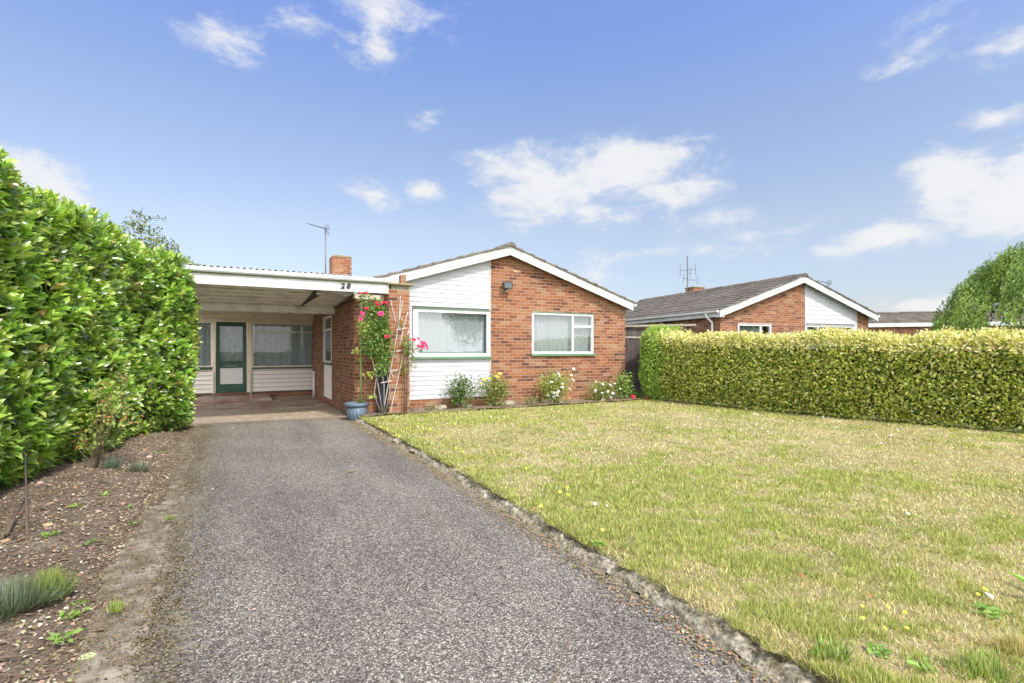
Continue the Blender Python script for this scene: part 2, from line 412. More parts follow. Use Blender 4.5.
def drive_mat():
    M = Mat('tarmac'); o = M.coord()
    v = M.node('ShaderNodeTexVoronoi', i_Scale=125.0); M.link(o, v.inputs['Vector'])
    sep = M.node('ShaderNodeSeparateColor'); M.link(v.outputs['Color'], sep.inputs[0])
    c = M.ramp(sep.outputs[0], [(0, (.08, .07, .058)), (.3, (.18, .16, .134)), (.6, (.295, .265, .228)), (.85, (.43, .388, .335)), (1, (.76, .69, .6))])
    gap = M.ramp(v.outputs['Distance'], [(.28, (1, 1, 1)), (.62, (.4, .38, .37))])
    c = M.mix(.8, c, gap, 'MULTIPLY')
    mpx = M.node('ShaderNodeMapping'); mpx.inputs['Scale'].default_value = (1.6, .22, 1); M.link(o, mpx.inputs[0])
    lane = M.noise(mpx.outputs[0], 1.2, 5, .6); c = M.mix(1.0, c, M.ramp(lane, [(.34, (.78, .77, .76)), (.5, (1, 1, 1)), (.66, (1.14, 1.13, 1.12))]), 'MULTIPLY')
    st = M.noise(o, 2.1, 7, .75); c = M.mix(M.ramp(st, [(.6, (0, 0, 0)), (.7, (.35, .35, .35))]), c, (.3, .25, .2))
    vc = M.node('ShaderNodeTexVoronoi', i_Scale=.42, feature='DISTANCE_TO_EDGE'); wv = M.node('ShaderNodeVectorMath', operation='MULTIPLY_ADD')
    wn2 = M.node('ShaderNodeTexNoise', i_Scale=3.0, i_Detail=5.0); M.link(o, wn2.inputs['Vector']); M.link(wn2.outputs['Color'], wv.inputs[0]); wv.inputs[1].default_value = (.35, .35, 0); M.link(o, wv.inputs[2]); M.link(wv.outputs[0], vc.inputs['Vector'])
    ck = M.math('MULTIPLY', M.ramp(vc.outputs['Distance'], [(.0, (.8, .8, .8)), (.006, (0, 0, 0))]), M.ramp(lane, [(.52, (0, 0, 0)), (.58, (1, 1, 1))])); c = M.mix(ck, c, (.16, .12, .07))
    big = M.noise(o, .9, 5, .6); c = M.mix(1.0, c, M.ramp(big, [(.3, (.82, .8, .79)), (.7, (1.16, 1.14, 1.13))]), 'MULTIPLY')
    # dirt and moss creeping in from the edges
    sx = M.node('ShaderNodeSeparateXYZ'); M.link(o, sx.inputs[0])
    n = M.noise(o, 3.2, 7, .65); n2 = M.noise(o, 11, 5, .7)
    le = M.math('SUBTRACT', .42, M.math('ADD', sx.outputs['X'], .62))          # >0 near left edge
    lm = M.math('MULTIPLY', M.math('ADD', M.math('MULTIPLY', le, 1.5), M.math('SUBTRACT', M.math('MULTIPLY', n, 1.6), .75)), 3.0, True)
    lm = M.math('MULTIPLY', lm, M.ramp(n2, [(.38, (.25, .25, .25)), (.55, (1, 1, 1))]))
    c = M.mix(lm, c, M.ramp(n2, [(.35, (.12, .09, .05)), (.5, (.28, .23, .16)), (.65, (.2, .18, .08))]))
    re = M.math('MULTIPLY', M.math('ADD', M.math('MULTIPLY', M.math('SUBTRACT', sx.outputs['X'], 1.93), 5.0), M.math('SUBTRACT', M.math('MULTIPLY', n, 1.6), .9)), 3.0, True)
    c = M.mix(M.math('MULTIPLY', re, .8), c, M.ramp(n2, [(.35, (.2, .17, .11)), (.65, (.34, .3, .21))]))
    M.col(c); M.rough(.9)
    M.bump(M.math('SUBTRACT', 1.0, v.outputs['Distance']), .7, .006); return M.m
def kbend(y): return -.12 * np.clip((-np.asarray(y) - 4.5) / 4.5, 0, 1)
def bend(y): return .085 * min(1, max(0, (-y - 3.5) / 5))
TX0 = -.42                               # left edge of the tarmac
DR = MB(); DR.add([(TX0, -16, 0), (KX0 + .08, -16, 0), (KX0 + .08, .12, 0), (TX0, .42, 0)], [(0, 1, 2, 3)])
DR.build('driveway', drive_mat(), kind='structure')

LITTER = mat_leaf('dry_leaves', .8, .1, .2, (1, 1, 1))
def conc_mat(name, a, b, moss=(.2, .18, .07), sc=2.5):
    M = Mat(name); o = M.coord(); n = M.noise(o, sc, 7, .65); n2 = M.noise(o, 22, 5, .7); n3 = M.noise(o, 4 + sc, 8, .78)
    c = M.ramp(n, [(.3, a), (.7, b)]); c = M.mix(.85, c, M.ramp(n2, [(.35, (.5, .48, .45)), (.65, (1.15, 1.15, 1.15))]), 'MULTIPLY')
    c = M.mix(M.ramp(n3, [(.44, (0, 0, 0)), (.56, (.92, .92, .92))]), c, moss)
    M.col(c); M.rough(.95); M.bump(M.math('ADD', n2, n3), .6, .012); return M.m
# narrow concrete edging with soil and moss over it, left of the tarmac
def clods():                             # crumbs of soil and moss strewn along the tarmac's left edge
    r = np.random.default_rng(41); n = 6000; y = -10.4 + 10.5*r.random(n)**.8; off = r.normal(.0, .075, n)
    k = fbm(off*2, y, 2.4, 43); ok = (k > .45) | (r.random(n) < .12); y, off = y[ok], off[ok]; x = TX0 + .04 + np.vectorize(bend)(y) + off; m = len(x)
    c = np.array([(0,0,-.3),(1,0,0),(0,1,0),(-1,0,0),(0,-1,0),(0,0,.8)]); f = np.array([(1,2,5),(2,3,5),(3,4,5),(4,1,5),(2,1,0),(3,2,0),(4,3,0),(1,4,0)])
    s = r.uniform(.002, .009, m)[:, None, None]*r.uniform(.6, 1.4, (m, 6, 1)); V = np.stack([x, y, np.full(m, .012)], 1)[:, None] + c[None]*s + r.normal(0, .002, (m, 6, 3))
    F_ = (f[None] + (np.arange(m)*6)[:, None, None]).reshape(-1, 3); col = np.repeat(pick(m, [(.2, .15, .1), (.14, .1, .06), (.3, .24, .16), (.17, .14, .07), (.32, .26, .18)], var=.2, rng=r), 6, 0)
    np_mesh('soil_crumbs', V.reshape(-1, 3), [F_], LITTER, col, kind='stuff', label='dark crumbs of soil and moss strewn along the left edge of the tarmac', cat='soil')
def edge_mesh():
    g = MB(); n = 70; ys = np.linspace(-16, .2, n)
    xs = [-.74, -.66, -.55, -.46, TX0 + .02]; vs = []
    for i, y in enumerate(ys):
        for j, x in enumerate(xs):
            w = .008 + .006 * float(vnoise(np.array([x]), np.array([y]), 5, 3)[0]) if 0 < j < 4 else (.004 if j == 4 else -.02)
            vs.append((x + bend(y) + (.02 * math.sin(y * 3.1 + j)), y, w))
    m = len(xs)
    g.add(vs, [(i*m+j, i*m+j+1, (i+1)*m+j+1, (i+1)*m+j) for i in range(n-1) for j in range(m-1)])
    return g
edge_mesh().build('concrete_edging', conc_mat('worn_concrete', (.3, .25, .18), (.56, .49, .4), (.17, .13, .085), 7.0), smooth=True, kind='structure')

# carport floor: pale concrete strip and red tiles
MB().add([(-2.0, .42, -.004), (-.42, .42, -.004), (2.1, .12, -.004), (2.14, 2.3, -.004), (-2.0, 2.5, -.004)], [(0, 1, 2, 3, 4)]).build('concrete_apron', conc_mat('pale_concrete', (.42, .35, .27), (.55, .48, .38), (.3, .22, .14), 1.2), kind='structure')
MB().box(-2.0, -.43, .1, .42, -.03, .002).build('soil_patch', conc_mat('dusty_soil', (.3, .22, .14), (.4, .3, .2)), kind='structure')
def redfloor():
    M = Mat('red_floor'); o = M.coord(); n = M.noise(o, 2.0, 6, .65)
    M.col(M.ramp(n, [(.3, (.24, .13, .1)), (.48, (.31, .2, .155)), (.6, (.44, .36, .28))])); M.rough(.8); M.bump(M.noise(o, 30, 4), .3, .006); return M.m
RF = redfloor()
MB().box(-2.0, 2.14, 2.4, 5.68, -.3, .012).build('carport_floor', RF, kind='structure')
MB().box(-2.0, PV(272, 402, 4.4).x, 4.4, 5.66, .014, .085).build('porch_step', RF, kind='structure', bevel=.01)

# lawn ------------------------------------------------------------
HB = [Vector((9.95, .6)), Vector((9.3, -.9)), Vector((9.45, -2.8)), Vector((9.75, -5.0)), Vector((10.4, -7.55)), Vector((11.2, -10.5)), Vector((11.9, -13))]
def hx(y):                               # x of the right hedge's foot at a given y
    y = np.asarray(y, dtype=float)
    return np.interp(-y, [-p.y for p in HB], [p.x for p in HB])
def lawn_z(x, y): return .055 + .03 * fbm(x, y, .7, 5) + .012 * fbm(x, y, 3, 8)
def lawn_mat():
    M = Mat('lawn_soil'); o = M.coord(); n = M.noise(o, 1.1, 6, .65); n2 = M.noise(o, 30, 5, .7)
    c = M.ramp(n, [(.35, (.22, .22, .07)), (.5, (.34, .3, .14)), (.65, (.46, .38, .23))])
    M.col(M.mix(.7, c, M.ramp(n2, [(.3, (.45, .45, .4)), (.7, (1.25, 1.25, 1.2))]), 'MULTIPLY')); M.rough(1); M.bump(n2, .8, .02); return M.m
gx = np.linspace(0, 1, 80); gy = np.linspace(-13, -.35, 110)
VX = []; 
for y in gy:
    x1 = float(hx(y)) + .5
    xa = KX1 - .05 + float(kbend(y)); X = xa + gx * (x1 - xa); Zz = lawn_z(X, np.full_like(X, y)); Zz[0] = -.03; VX.append(np.stack([X, np.full_like(X, y), Zz], 1))
VX = np.concatenate(VX); I = np.arange(109)[:, None] * 80 + np.arange(79)[None]
Q = np.stack([I, I+1, I+81, I+80], -1).reshape(-1, 4)
np_mesh('lawn', VX, [Q], lawn_mat(), smooth=True, kind='structure')

GRASS = mat_leaf('grass_blades', .6, .3, .25, (1.05, 1.1, .7))
def zdepth(x, y): return (x - CAM.x) * FW.x + (y - CAM.y) * FW.y
def pixx(x, y):
    z = zdepth(x, y); return 512 + F * ((x - CAM.x) * RT.x + (y - CAM.y) * RT.y) / np.maximum(z, .05)
def grass():
    n = 1900000
    # sample in camera depth so that density falls with distance
    zz = 1.2 * (14.5 / 1.2) ** RNG.random(n); pp = RNG.uniform(-420, 1500, n)
    lat = (pp - 512) / F * zz
    x = CAM.x + FW.x * zz + RT.x * lat; y = CAM.y + FW.y * zz + RT.y * lat
    ok = (x > KX1 + kbend(y) - .07 + .035*np.sin(y*9)*np.sin(y*23)) & (x < hx(y) + .1) & (y < -.62 + .12 * np.sin(x * 2.3)) & (y > -12.9) & (pp > 150) & (pp < 1300)
    x, y, zz = x[ok], y[ok], zz[ok]
    g = fbm(x, y, .55, 21); g2 = fbm(x, y, 2.2, 31); g3 = fbm(x, y, 7, 41)
    edge = np.clip((y + 3.6) / 3.0, 0, 1) * .55 + np.clip((3.6 - x) / 1.4, 0, 1) * .2 + np.clip(1 - (hx(y) - x) / 1.6, 0, 1) * .35
    near = np.clip((4.6 - zz) / 2.2, 0, 1) * -.16
    green = np.clip((g - .5) * 3.2 + (g2 - .5) * 2.4 + (g3 - .5) * 3.4 + .34 + edge + near, 0, 1)
    keep = RNG.random(len(x)) < .62 + .4 * green + .9*(g3 - .5)
    x, y, zz, green, g3 = x[keep], y[keep], zz[keep], green[keep], g3[keep]; m = len(x)
    isg = RNG.random(m) < green * .82 + .08
    cg = pick(m, [(.36, .42, .095), (.48, .52, .14), (.61, .60, .22), (.19, .25, .05)], [.28, .3, .3, .12], .22)
    cs = pick(m, [(.80, .69, .34), (.86, .78, .48), (.66, .57, .25), (.55, .39, .22), (.38, .33, .14)], [.26, .18, .2, .16, .2], .25)
    col = np.where(isg[:, None], cg, cs)
    P = np.stack([x, y, lawn_z(x, y) - .006], 1)
    lean = RNG.uniform(.2, 1.9, m) + (~isg) * .5; a = RNG.uniform(0, 2*np.pi, m)
    A = np.stack([np.cos(a)*lean, np.sin(a)*lean, np.ones(m)], 1); N = np.stack([np.cos(a), np.sin(a), -lean * 1.0], 1) + RNG.normal(0, .5, (m, 3))
    L = RNG.uniform(.016, .042, m) * (1 + .8 * (green > .85) * RNG.random(m)); Wd = np.maximum(.0034, zz * .0014) * RNG.uniform(.7, 1.3, m)
    V, F_, Cc = leaves(P, A, N, L, Wd, col, 'blade')
    np_mesh('grass', V, F_, GRASS, Cc, kind='stuff', label='patchy mown grass of the lawn, green blades among dry straw', cat='grass')
grass()
def kerb_grass():                        # longer tufts hanging over the kerb stones
    r = np.random.default_rng(77); n = 16000; y = r.uniform(-10.6, -.6, n); k = fbm(np.zeros(n), y, 3.2, 12); x = KX1 + kbend(y) - .07 + r.random(n)*.1
    ok = r.random(n) < np.clip((k - .3)*2.4, .15, 1); x, y = x[ok], y[ok]; m = len(x); z = lawn_z(x, y) - .02
    a = r.normal(np.pi, 1.0, m); ln = r.uniform(.3, 1.6, m); A = np.stack([np.cos(a)*ln, np.sin(a)*ln, np.ones(m)], 1); N = np.stack([-np.cos(a), -np.sin(a), ln], 1) + r.normal(0, .3, (m, 3))
    c = pick(m, [(.36, .42, .1), (.5, .48, .2), (.64, .56, .3), (.24, .32, .07)], var=.2, rng=r)
    V, F_, Cc = leaves(np.stack([x, y, z], 1), A, N, r.uniform(.03, .075, m), np.maximum(.0035, zdepth(x, y)*.0013), c, 'blade')
    np_mesh('grass', V, F_, GRASS, Cc, kind='stuff', label='longer grass fringe hanging over the rough stone kerb', cat='grass')
kerb_grass()

# stone kerb -------------------------------------------------------
def stone_mat():
    M = Mat('kerb_stone'); o = M.coord(); n = M.noise(o, 9, 7, .7); n2 = M.noise(o, 40, 5, .7)
    c = M.ramp(n, [(.34, (.17, .14, .08)), (.44, (.32, .27, .19)), (.54, (.44, .39, .31)), (.68, (.62, .58, .5))])
    n3 = M.noise(o, 120, 3, .7); c = M.mix(.9, c, M.ramp(n2, [(.38, (.3, .28, .22)), (.5, (.85, .85, .82)), (.62, (1.35, 1.35, 1.32))]), 'MULTIPLY')
    c = M.mix(M.ramp(n3, [(.6, (0, 0, 0)), (.68, (.5, .5, .5))]), c, (.6, .58, .52)); M.col(c); M.rough(.95); M.bump(M.math('ADD', n, n2), 1.0, .02); return M.m
STONE = stone_mat()
def kerb():
    rr = random.Random(3); cuts = [-14.0]
    while cuts[-1] < -.15: cuts.append(cuts[-1] + rr.uniform(.09, .27))
    cuts = np.array(cuts); hs = np.array([rr.uniform(.022, .062) for _ in cuts]); sh = np.array([rr.uniform(-.022, .022) for _ in cuts])
    ys = np.arange(-14, -.15, .014); us = np.linspace(0, 1, 22); Y, U_ = np.meshgrid(ys, us, indexing='ij')
    i = np.clip(np.searchsorted(cuts, Y) - 1, 0, len(cuts)-2); d = np.minimum(Y - cuts[i], cuts[i+1] - Y)
    X = 2.075 + .165*U_ + kbend(Y); n1 = fbm(X, Y, 9, 71); n2 = fbm(X, Y, 30, 72)
    e = np.clip((U_*.165 - .015 - sh[i] - .03*(n1-.5)*2)/.035, 0, 1)
    e2 = np.clip(d/.022, 0, 1); f = np.sqrt(e*(2-e)) * (.12 + .88*np.sqrt(e2*(2-e2)))
    n3 = fbm(X, Y, 16, 73)
    Z_ = -.006 + f*(hs[i] + .06*(n1-.5) + .05*(n3-.5) + .035*(n2-.5)); X = X + .03*(n3-.5)
    V = np.stack([X, Y, Z_], -1).reshape(-1, 3); nx = len(us)
    I = np.arange(len(ys)-1)[:, None]*nx + np.arange(nx-1)[None]
    np_mesh('kerb', V, [np.stack([I, I+1, I+nx+1, I+nx], -1).reshape(-1, 4)], STONE, smooth=True, kind='structure')
kerb()

# soil beds --------------------------------------------------------
def soil_mat():
    M = Mat('bed_soil'); o = M.coord(); n = M.noise(o, 2.4, 7, .7); n2 = M.noise(o, 45, 6, .75); n3 = M.noise(o, 12, 5, .6)
    c = M.ramp(n, [(.3, (.16, .115, .075)), (.5, (.27, .2, .14)), (.7, (.4, .32, .23))])
    c = M.mix(.9, c, M.ramp(n2, [(.32, (.35, .33, .3)), (.5, (.9, .9, .9)), (.7, (1.5, 1.45, 1.4))]), 'MULTIPLY')
    M.col(c); M.rough(1); M.bump(M.math('ADD', n2, M.math('MULTIPLY', n3, 2)), .9, .03); return M.m
SOIL = soil_mat()
def sheet(x0, x1, y0, y1, nx, ny, fz):
    X, Y = np.meshgrid(np.linspace(x0, x1, nx), np.linspace(y0, y1, ny)); Zz = fz(X, Y)
    V = np.stack([X, Y, Zz], -1).reshape(-1, 3); I = np.arange(ny-1)[:, None]*nx + np.arange(nx-1)[None]
    return V, [np.stack([I, I+1, I+nx+1, I+nx], -1).reshape(-1, 4)]
def bed_z(X, Y): return np.clip((-.68 - X) * .25, 0, .1) + .05 * (fbm(X, Y, 1.6, 3) - .4) + .022 * fbm(X, Y, 9, 4) - .012
V, Fq = sheet(-5.5, -.52, -13, .3, 156, 380, bed_z); np_mesh('hedge_bed', V, Fq, SOIL, smooth=True, kind='structure')
def fb_z(X, Y): return .07 + .05 * fbm(X, Y, 3, 9) + .02 * fbm(X, Y, 14, 9)
V, Fq = sheet(2.2, 10.6, -.75, .02, 240, 26, fb_z); np_mesh('flower_bed', V, Fq, SOIL, smooth=True, kind='structure')

clods()
def litter(n, xy, zf, cols, smin, smax, name, label, seed):
    r = np.random.default_rng(seed); x, y = xy(r, n); m = len(x)
    P = np.stack([x, y, zf(x, y) + r.uniform(.002, .012, m)], 1); a = r.uniform(0, 2*np.pi, m)
    A = np.stack([np.cos(a), np.sin(a), r.normal(0, .22, m)], 1); N = np.stack([r.normal(0, .3, m), r.normal(0, .3, m), np.ones(m)], 1)
    L = r.uniform(smin, smax, m) ** 1.0
    V, F_, Cc = leaves(P, A, N, L, L * r.uniform(.35, .8, m), pick(m, cols, var=.25, rng=r), 'laurel')
    np_mesh(name, V, F_, LITTER, Cc, kind='stuff', label=label, cat='leaf litter')
def bedxy(r, n):
    y = r.uniform(-10.4, .1, n); x = -.56 - r.random(n) ** 1.25 * 2.3; return x, y
litter(42000, bedxy, bed_z, [(.36, .25, .16), (.46, .36, .25), (.22, .15, .09), (.58, .48, .34), (.17, .11, .07), (.45, .3, .22), (.34, .3, .14), (.68, .6, .46)], .006, .03, 'leaf_litter', 'small brown leaves and wood chips scattered over the bed under the laurel hedge', 3)
litter(500, bedxy, bed_z, [(.5, .28, .2), (.55, .38, .28), (.42, .2, .13)], .04, .07, 'fallen_leaves', 'larger pinkish brown dead leaves lying on the bed under the laurel hedge', 8)
def ex(r, n):
    y = r.uniform(-10, .2, n); x = TX0 - .1 + r.normal(0, .2, n) + np.vectorize(bend)(y); k = fbm(x, y, 2.5, 66) > .42; return x[k], y[k]
litter(34000, ex, lambda x, y: np.full_like(x, .004) + .02 * ((x < TX0) & (x > -.72)), [(.2, .14, .08), (.3, .22, .14), (.13, .1, .05), (.2, .18, .06)], .003, .016, 'edge_debris', 'brown crumbs of soil and leaf along the left edge of the drive', 4)
def ex2(r, n):
    y = r.uniform(-10, -.2, n); return KX0 + .01 + kbend(y) - np.abs(r.normal(0, .08, n)), y
litter(5000, ex2, lambda x, y: np.full_like(x, .003), [(.35, .22, .12), (.45, .33, .2), (.2, .17, .07), (.38, .24, .14), (.3, .26, .2), (.22, .24, .08)], .006, .026, 'kerb_debris', 'dry leaf scraps caught along the stone kerb of the lawn', 5)
def ex3(r, n): return r.uniform(2.25, 10.2, n), r.uniform(-.72, -.02, n)
litter(1800, ex3, fb_z, [(.35, .26, .16), (.45, .36, .26), (.2, .15, .08), (.3, .3, .1)], .01, .035, 'border_litter', 'dead leaf scraps on the flower bed below the front windows', 6)

# ------------------------------------------------------------------ MAIN BUNGALOW
UL, UR, UM = 2.16, 9.28, 5.68            # left wall, right wall, ridge
ZR, ZE, RW = 3.70, 2.60, .25             # wall gable apex, wall height at the eaves line, wall thickness
def rooft(x, um=UM, half=3.56): return ZR - (ZR - ZE) * abs(x - um) / half
def gwall(mb, x0, x1, z0, top, holes, y0, y1, breaks=()):
    """wall in plane y, from x0 to x1, with rectangular holes (xa,xb,za,zb); top(x) is piecewise linear"""
    xs = sorted({x0, x1, *[h[0] for h in holes], *[h[1] for h in holes], *[b for b in breaks if x0 < b < x1]})
    for a, b in zip(xs[:-1], xs[1:]):
        m = (a + b) / 2; hs = sorted([h for h in holes if h[0] < m < h[1]], key=lambda h: h[2]); z = z0
        for h in hs:
            mb.prism([(a, z), (b, z), (b, h[2]), (a, h[2])], y0, y1); z = h[3]
        mb.prism([(a, z), (b, z), (b, top(b)), (a, top(a))], y0, y1)
    return mb
def boards(mb, x0, x1, z0, top, holes, y, pitch=.1, lap=.012, um=None):
    """lapped horizontal boards standing proud of plane y towards -y"""
    z = z0
    gap = .012 if lap > .02 else 0
    zt = max(top(x0), top(x1))
    while z < zt - .005:
        zb = min(z + pitch, zt); spans = [(x0, x1)]
        for h in holes:
            if h[2] < (z + zb) / 2 < h[3]:
                spans = [s for q in spans for s in ((q[0], min(q[1], h[0])), (max(q[0], h[1]), q[1])) if s[1] - s[0] > .01]
        for a, b in spans:
            # clip against the sloping top
            ta, tb = top(a), top(b)
            if max(ta, tb) <= z + .004: continue
            if ta < zb or tb < zb:
                def xat(zz): return a + (b - a) * (zz - ta) / (tb - ta)
                if ta < tb:
                    al = max(a, xat(z)) if ta < z else a; au = min(b, max(a, xat(zb))) ; bl = bu = b
                else:
                    bl = min(b, xat(z)) if tb < z else b; bu = max(a, min(b, xat(zb))); al = au = a
            else: al = au = a; bl = bu = b
            zu = min(zb, max(ta, tb))
            vs = [(al, y - lap, z + gap), (bl, y - lap, z + gap), (bu, y - .002, zu), (au, y - .002, zu), (al, y, z + gap), (bl, y, z + gap), (bu, y, zu), (au, y, zu)]
            mb.add(vs, [(0,1,2,3), (4,7,6,5), (0,4,5,1), (2,6,7,3), (0,3,7,4), (1,5,6,2)])
        z += pitch
    return mb
def frame_rect(mb, x0, x1, z0, z1, y0, y1, w, mull=(), trans=()):
    mb.box(x0, x0+w, y0, y1, z0, z1).box(x1-w, x1, y0, y1, z0, z1).box(x0+w, x1-w, y0, y1, z0, z0+w).box(x0+w, x1-w, y0, y1, z1-w, z1)
    for m in mull: mb.box(m-w/2, m+w/2, y0, y1, z0+w, z1-w)
    for a, b, z in trans: mb.box(a, b, y0, y1, z-w/2, z+w/2)
    return mb
def curtain(x0, x1, z0, z1, y, mat, label, amp=.02, waves=9.0, parent=None, local=False, plane='y'):
    g = MB(); n = int((x1 - x0) * 60) + 2; vs = []
    for i in range(n):
        x = x0 + (x1 - x0) * i / (n - 1)
        d = y + amp * math.sin(x * waves * 2*math.pi) + amp * .6 * math.sin(x * waves * 4.1 + 1.3) + .012 * math.sin(x * 5)
        for z in (z0, z1): vs.append((x, d, z) if plane == 'y' else (d, x, z))
    g.add(vs, [(2*i, 2*i+2, 2*i+3, 2*i+1) for i in range(n-1)])
    return g

H = thing('bungalow', (5.68, 3.0, 0), 'single storey brick bungalow with white boards and low gable, beside the driveway', 'house')
# openings measured on the facade
a, b = PV(416, 307, 0), PV(489.3, 358, 0); W1 = (PV(412.5, 330, 0).x, b.x, 1.20, 2.24)
c_, d_ = PV(531.8, 311, 0), PV(593.6, 354, 0); W2 = (c_.x, d_.x, 1.25, 2.27)
XB = PV(490, 330, 0).x                   # boundary boards / brick
CZ0 = PV(450, 397.5, 0).z                # bottom of the white boards
top = lambda x: rooft(x)
BS = -.05
fw = gwall(MB(), XB, UR, BS, top, [W2], 0, RW, (UM,))
fw.box(UL+RW, XB - .002, 0.0, RW, BS, CZ0)                                       # plinth
fw.box(UR-RW, UR, RW+.001, 10.9, BS, ZE+.02)                                  # right side wall
fw.box(UL, UR, 10.902, 11.1, BS, ZE)
fw.build('front_wall', BRICK, H)
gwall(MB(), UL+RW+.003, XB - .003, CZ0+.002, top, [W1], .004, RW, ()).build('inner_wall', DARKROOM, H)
boards(MB(), 2.7, XB - .02, CZ0 - .01, top, [(W1[0] - .01, W1[1] + .01, W1[2] - .05, W1[3] + .01)], .002, .1, .013).build('white_cladding', WBOARD, H)
MB().box(XB - .022, XB + .004, -.024, .003, CZ0 - .01, 3.52).build('corner_trim', WBOARD, H)

# side wall along the carport: brick v -.45..2.3 ; recess wall beyond
va, vb = PU(331.7, 340, UL).y, PU(323.5, 340, UL).y
SZ0, SZ1, SZC = 1.03, 2.2, .14
sw = MB()
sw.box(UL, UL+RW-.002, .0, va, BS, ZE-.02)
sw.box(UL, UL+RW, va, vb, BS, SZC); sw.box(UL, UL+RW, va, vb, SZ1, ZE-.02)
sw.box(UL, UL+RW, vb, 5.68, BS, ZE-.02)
sw.build('side_wall', BRICK_SHADE, H)
g = MB(); g.box(UL+.02, UL+.2, va, vb, SZC, SZ0 - .05)
z = SZC
while z < SZ0 - .06:
    g.prism([(UL+.02, z), (UL+.02, z+.1), (UL+.005, z)], va, vb); z += .1
g.build('side_cladding', CREAMB, H)
sf = MB(); w = .05
for (y0, y1, z0, z1) in ((va, va+w, SZ0, SZ1), (vb-w, vb, SZ0, SZ1), (va+w, vb-w, SZ0, SZ0+w), (va+w, vb-w, SZ1-w, SZ1), (va+w, vb-w, 1.83, 1.88)):
    sf.box(UL-.01, UL+.06, y0, y1, z0, z1)
sfo = sf.build('window', UPVC, H, bevel=.004)
MB().box(UL+.02, UL+.026, va+w, vb-w, SZ0+w, SZ1-w).build('pane', PGLASS, sfo)
MB().box(UL-.035, UL+.015, va-.01, vb+.01, SZ0-.05, SZ0-.005).build('sill', GREENP, sfo)

# back wall of the carport: door, side windows, boards (plane y = DV)
DV = 5.7
def DX(px): return PV(px, 350, DV).x
def DZ(px, py): return PV(px, py, DV).z
x_l, x_j1, x_d0, x_d1, x_j2, x_r = DX(150), DX(212.3), DX(215.6), DX(246.8), DX(252), DX(315.5)
zc0, zc1, zh, zt = .16, DZ(230, 367.5), DZ(230, 322), 2.42
bw = MB()
bw.box(x_l - 1.0, UL+RW, DV+.02, DV+.22, zt - .02, 2.62)
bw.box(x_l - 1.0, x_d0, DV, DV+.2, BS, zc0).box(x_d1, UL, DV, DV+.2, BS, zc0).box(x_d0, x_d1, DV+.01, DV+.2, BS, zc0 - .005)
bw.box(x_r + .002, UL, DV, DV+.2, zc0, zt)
bw.build('porch_wall', BRICK_SHADE, H)
pb = MB()
T = lambda x: zc1 - .05
boards(pb, x_l - 1.0, x_j1, zc0, T, [], DV + .03, .12, .03); boards(pb, x_j2, x_r, zc0, T, [], DV + .03, .12, .03)
MB().box(x_l - 1.0, x_j1, DV+.032, DV+.1, zc0, zc1-.05).box(x_j2, x_r, DV+.032, DV+.1, zc0, zc1-.05).build('shadow_backing', mat_flat('lap_shadow', (.2, .16, .12), .9), H)  # dark sheet paints the shadow lines between the lapped boards
pb.build('porch_cladding', CREAMB, H)
fr = MB()
fr.box(x_l - 1.0, x_r, DV-.03, DV+.1, zh, zt - .022)                          # header
fr.box(x_j1, x_d0, DV-.02, DV+.1, zc0, zh).box(x_d1, x_j2, DV-.02, DV+.1, zc0, zh)
fr.build('door_surround', CREAM, H, bevel=.004)
gs = MB(); gs.box(x_l - 1.0, x_j1, DV-.03, DV+.06, zc1 - .05, zc1 + .02).box(x_j2, x_r, DV-.03, DV+.06, zc1 - .05, zc1 - .01)
gs.box(x_j2, x_r, DV-.012, DV+.02, zc0 - .03, zc0 - .004).box(x_l-1, x_j1, DV-.012, DV+.02, zc0 - .03, zc0 - .004)
gs.build('green_trim', GREENP, H)
# left porch window and right porch window
g = frame_rect(MB(), x_l - 1.0, x_j1, zc1 + .022, zh - .002, DV, DV+.06, .035, (x_l,)); o = g.build('window', CREAM, H)
MB().box(x_l - .96, x_j1 - .035, DV+.03, DV+.036, zc1 + .05, zh - .03).build('pane', PGLASS, o)
zt1 = DZ(280, 332)
g = frame_rect(MB(), x_j2, x_r, zc1 - .008, zh - .002, DV, DV+.06, .04, (), ((x_j2+.04, x_r-.04, zt1),)); o = g.build('window', CREAM, H, bevel=.003)
MB().box(x_j2 + .04, x_r - .04, DV+.03, DV+.036, zc1 + .03, zh - .04).build('pane', PGLASS, o)
# door
dz0 = .165; dw = x_d1 - x_d0
dg = MB(); st = .1
ux0, ux1 = x_d0 + st, x_d1 - st; z1a, z1b, z2a, z2b = dz0 + .24, DZ(230, 368), DZ(230, 361), zh - .12
dg.box(x_d0+.006, ux0, DV, DV+.05, dz0, zh-.004).box(ux1, x_d1-.006, DV, DV+.05, dz0, zh-.004)
dg.box(ux0, ux1, DV, DV+.05, dz0, z1a).box(ux0, ux1, DV, DV+.05, z1b, z2a).box(ux0, ux1, DV, DV+.05, z2b, zh-.004)
door = dg.build('door', GREENP, H, bevel=.006)
FROST = mat_flat('frosted_glass', (.62, .62, .58), .25, 0, .1)
MB().box(ux0, ux1, DV+.02, DV+.028, z2a, z2b).build('upper_pane', PGLASS, door)
MB().box(ux0, ux1, DV+.02, DV+.028, z1a, z1b).build('lower_pane', FROST, door)
lx = (x_d0 + x_d1) / 2
MB().box(lx-.15, lx+.15, DV-.012, DV-.001, z1b+.035, z1b+.085).build('letterbox', METAL, door, bevel=.004)
MB().tube([(x_d1-.05, DV-.001, 1.25), (x_d1-.05, DV-.045, 1.25)], .012).ball((x_d1-.05, DV-.06, 1.25), .026).build('door_knob', METAL, door, smooth=True)
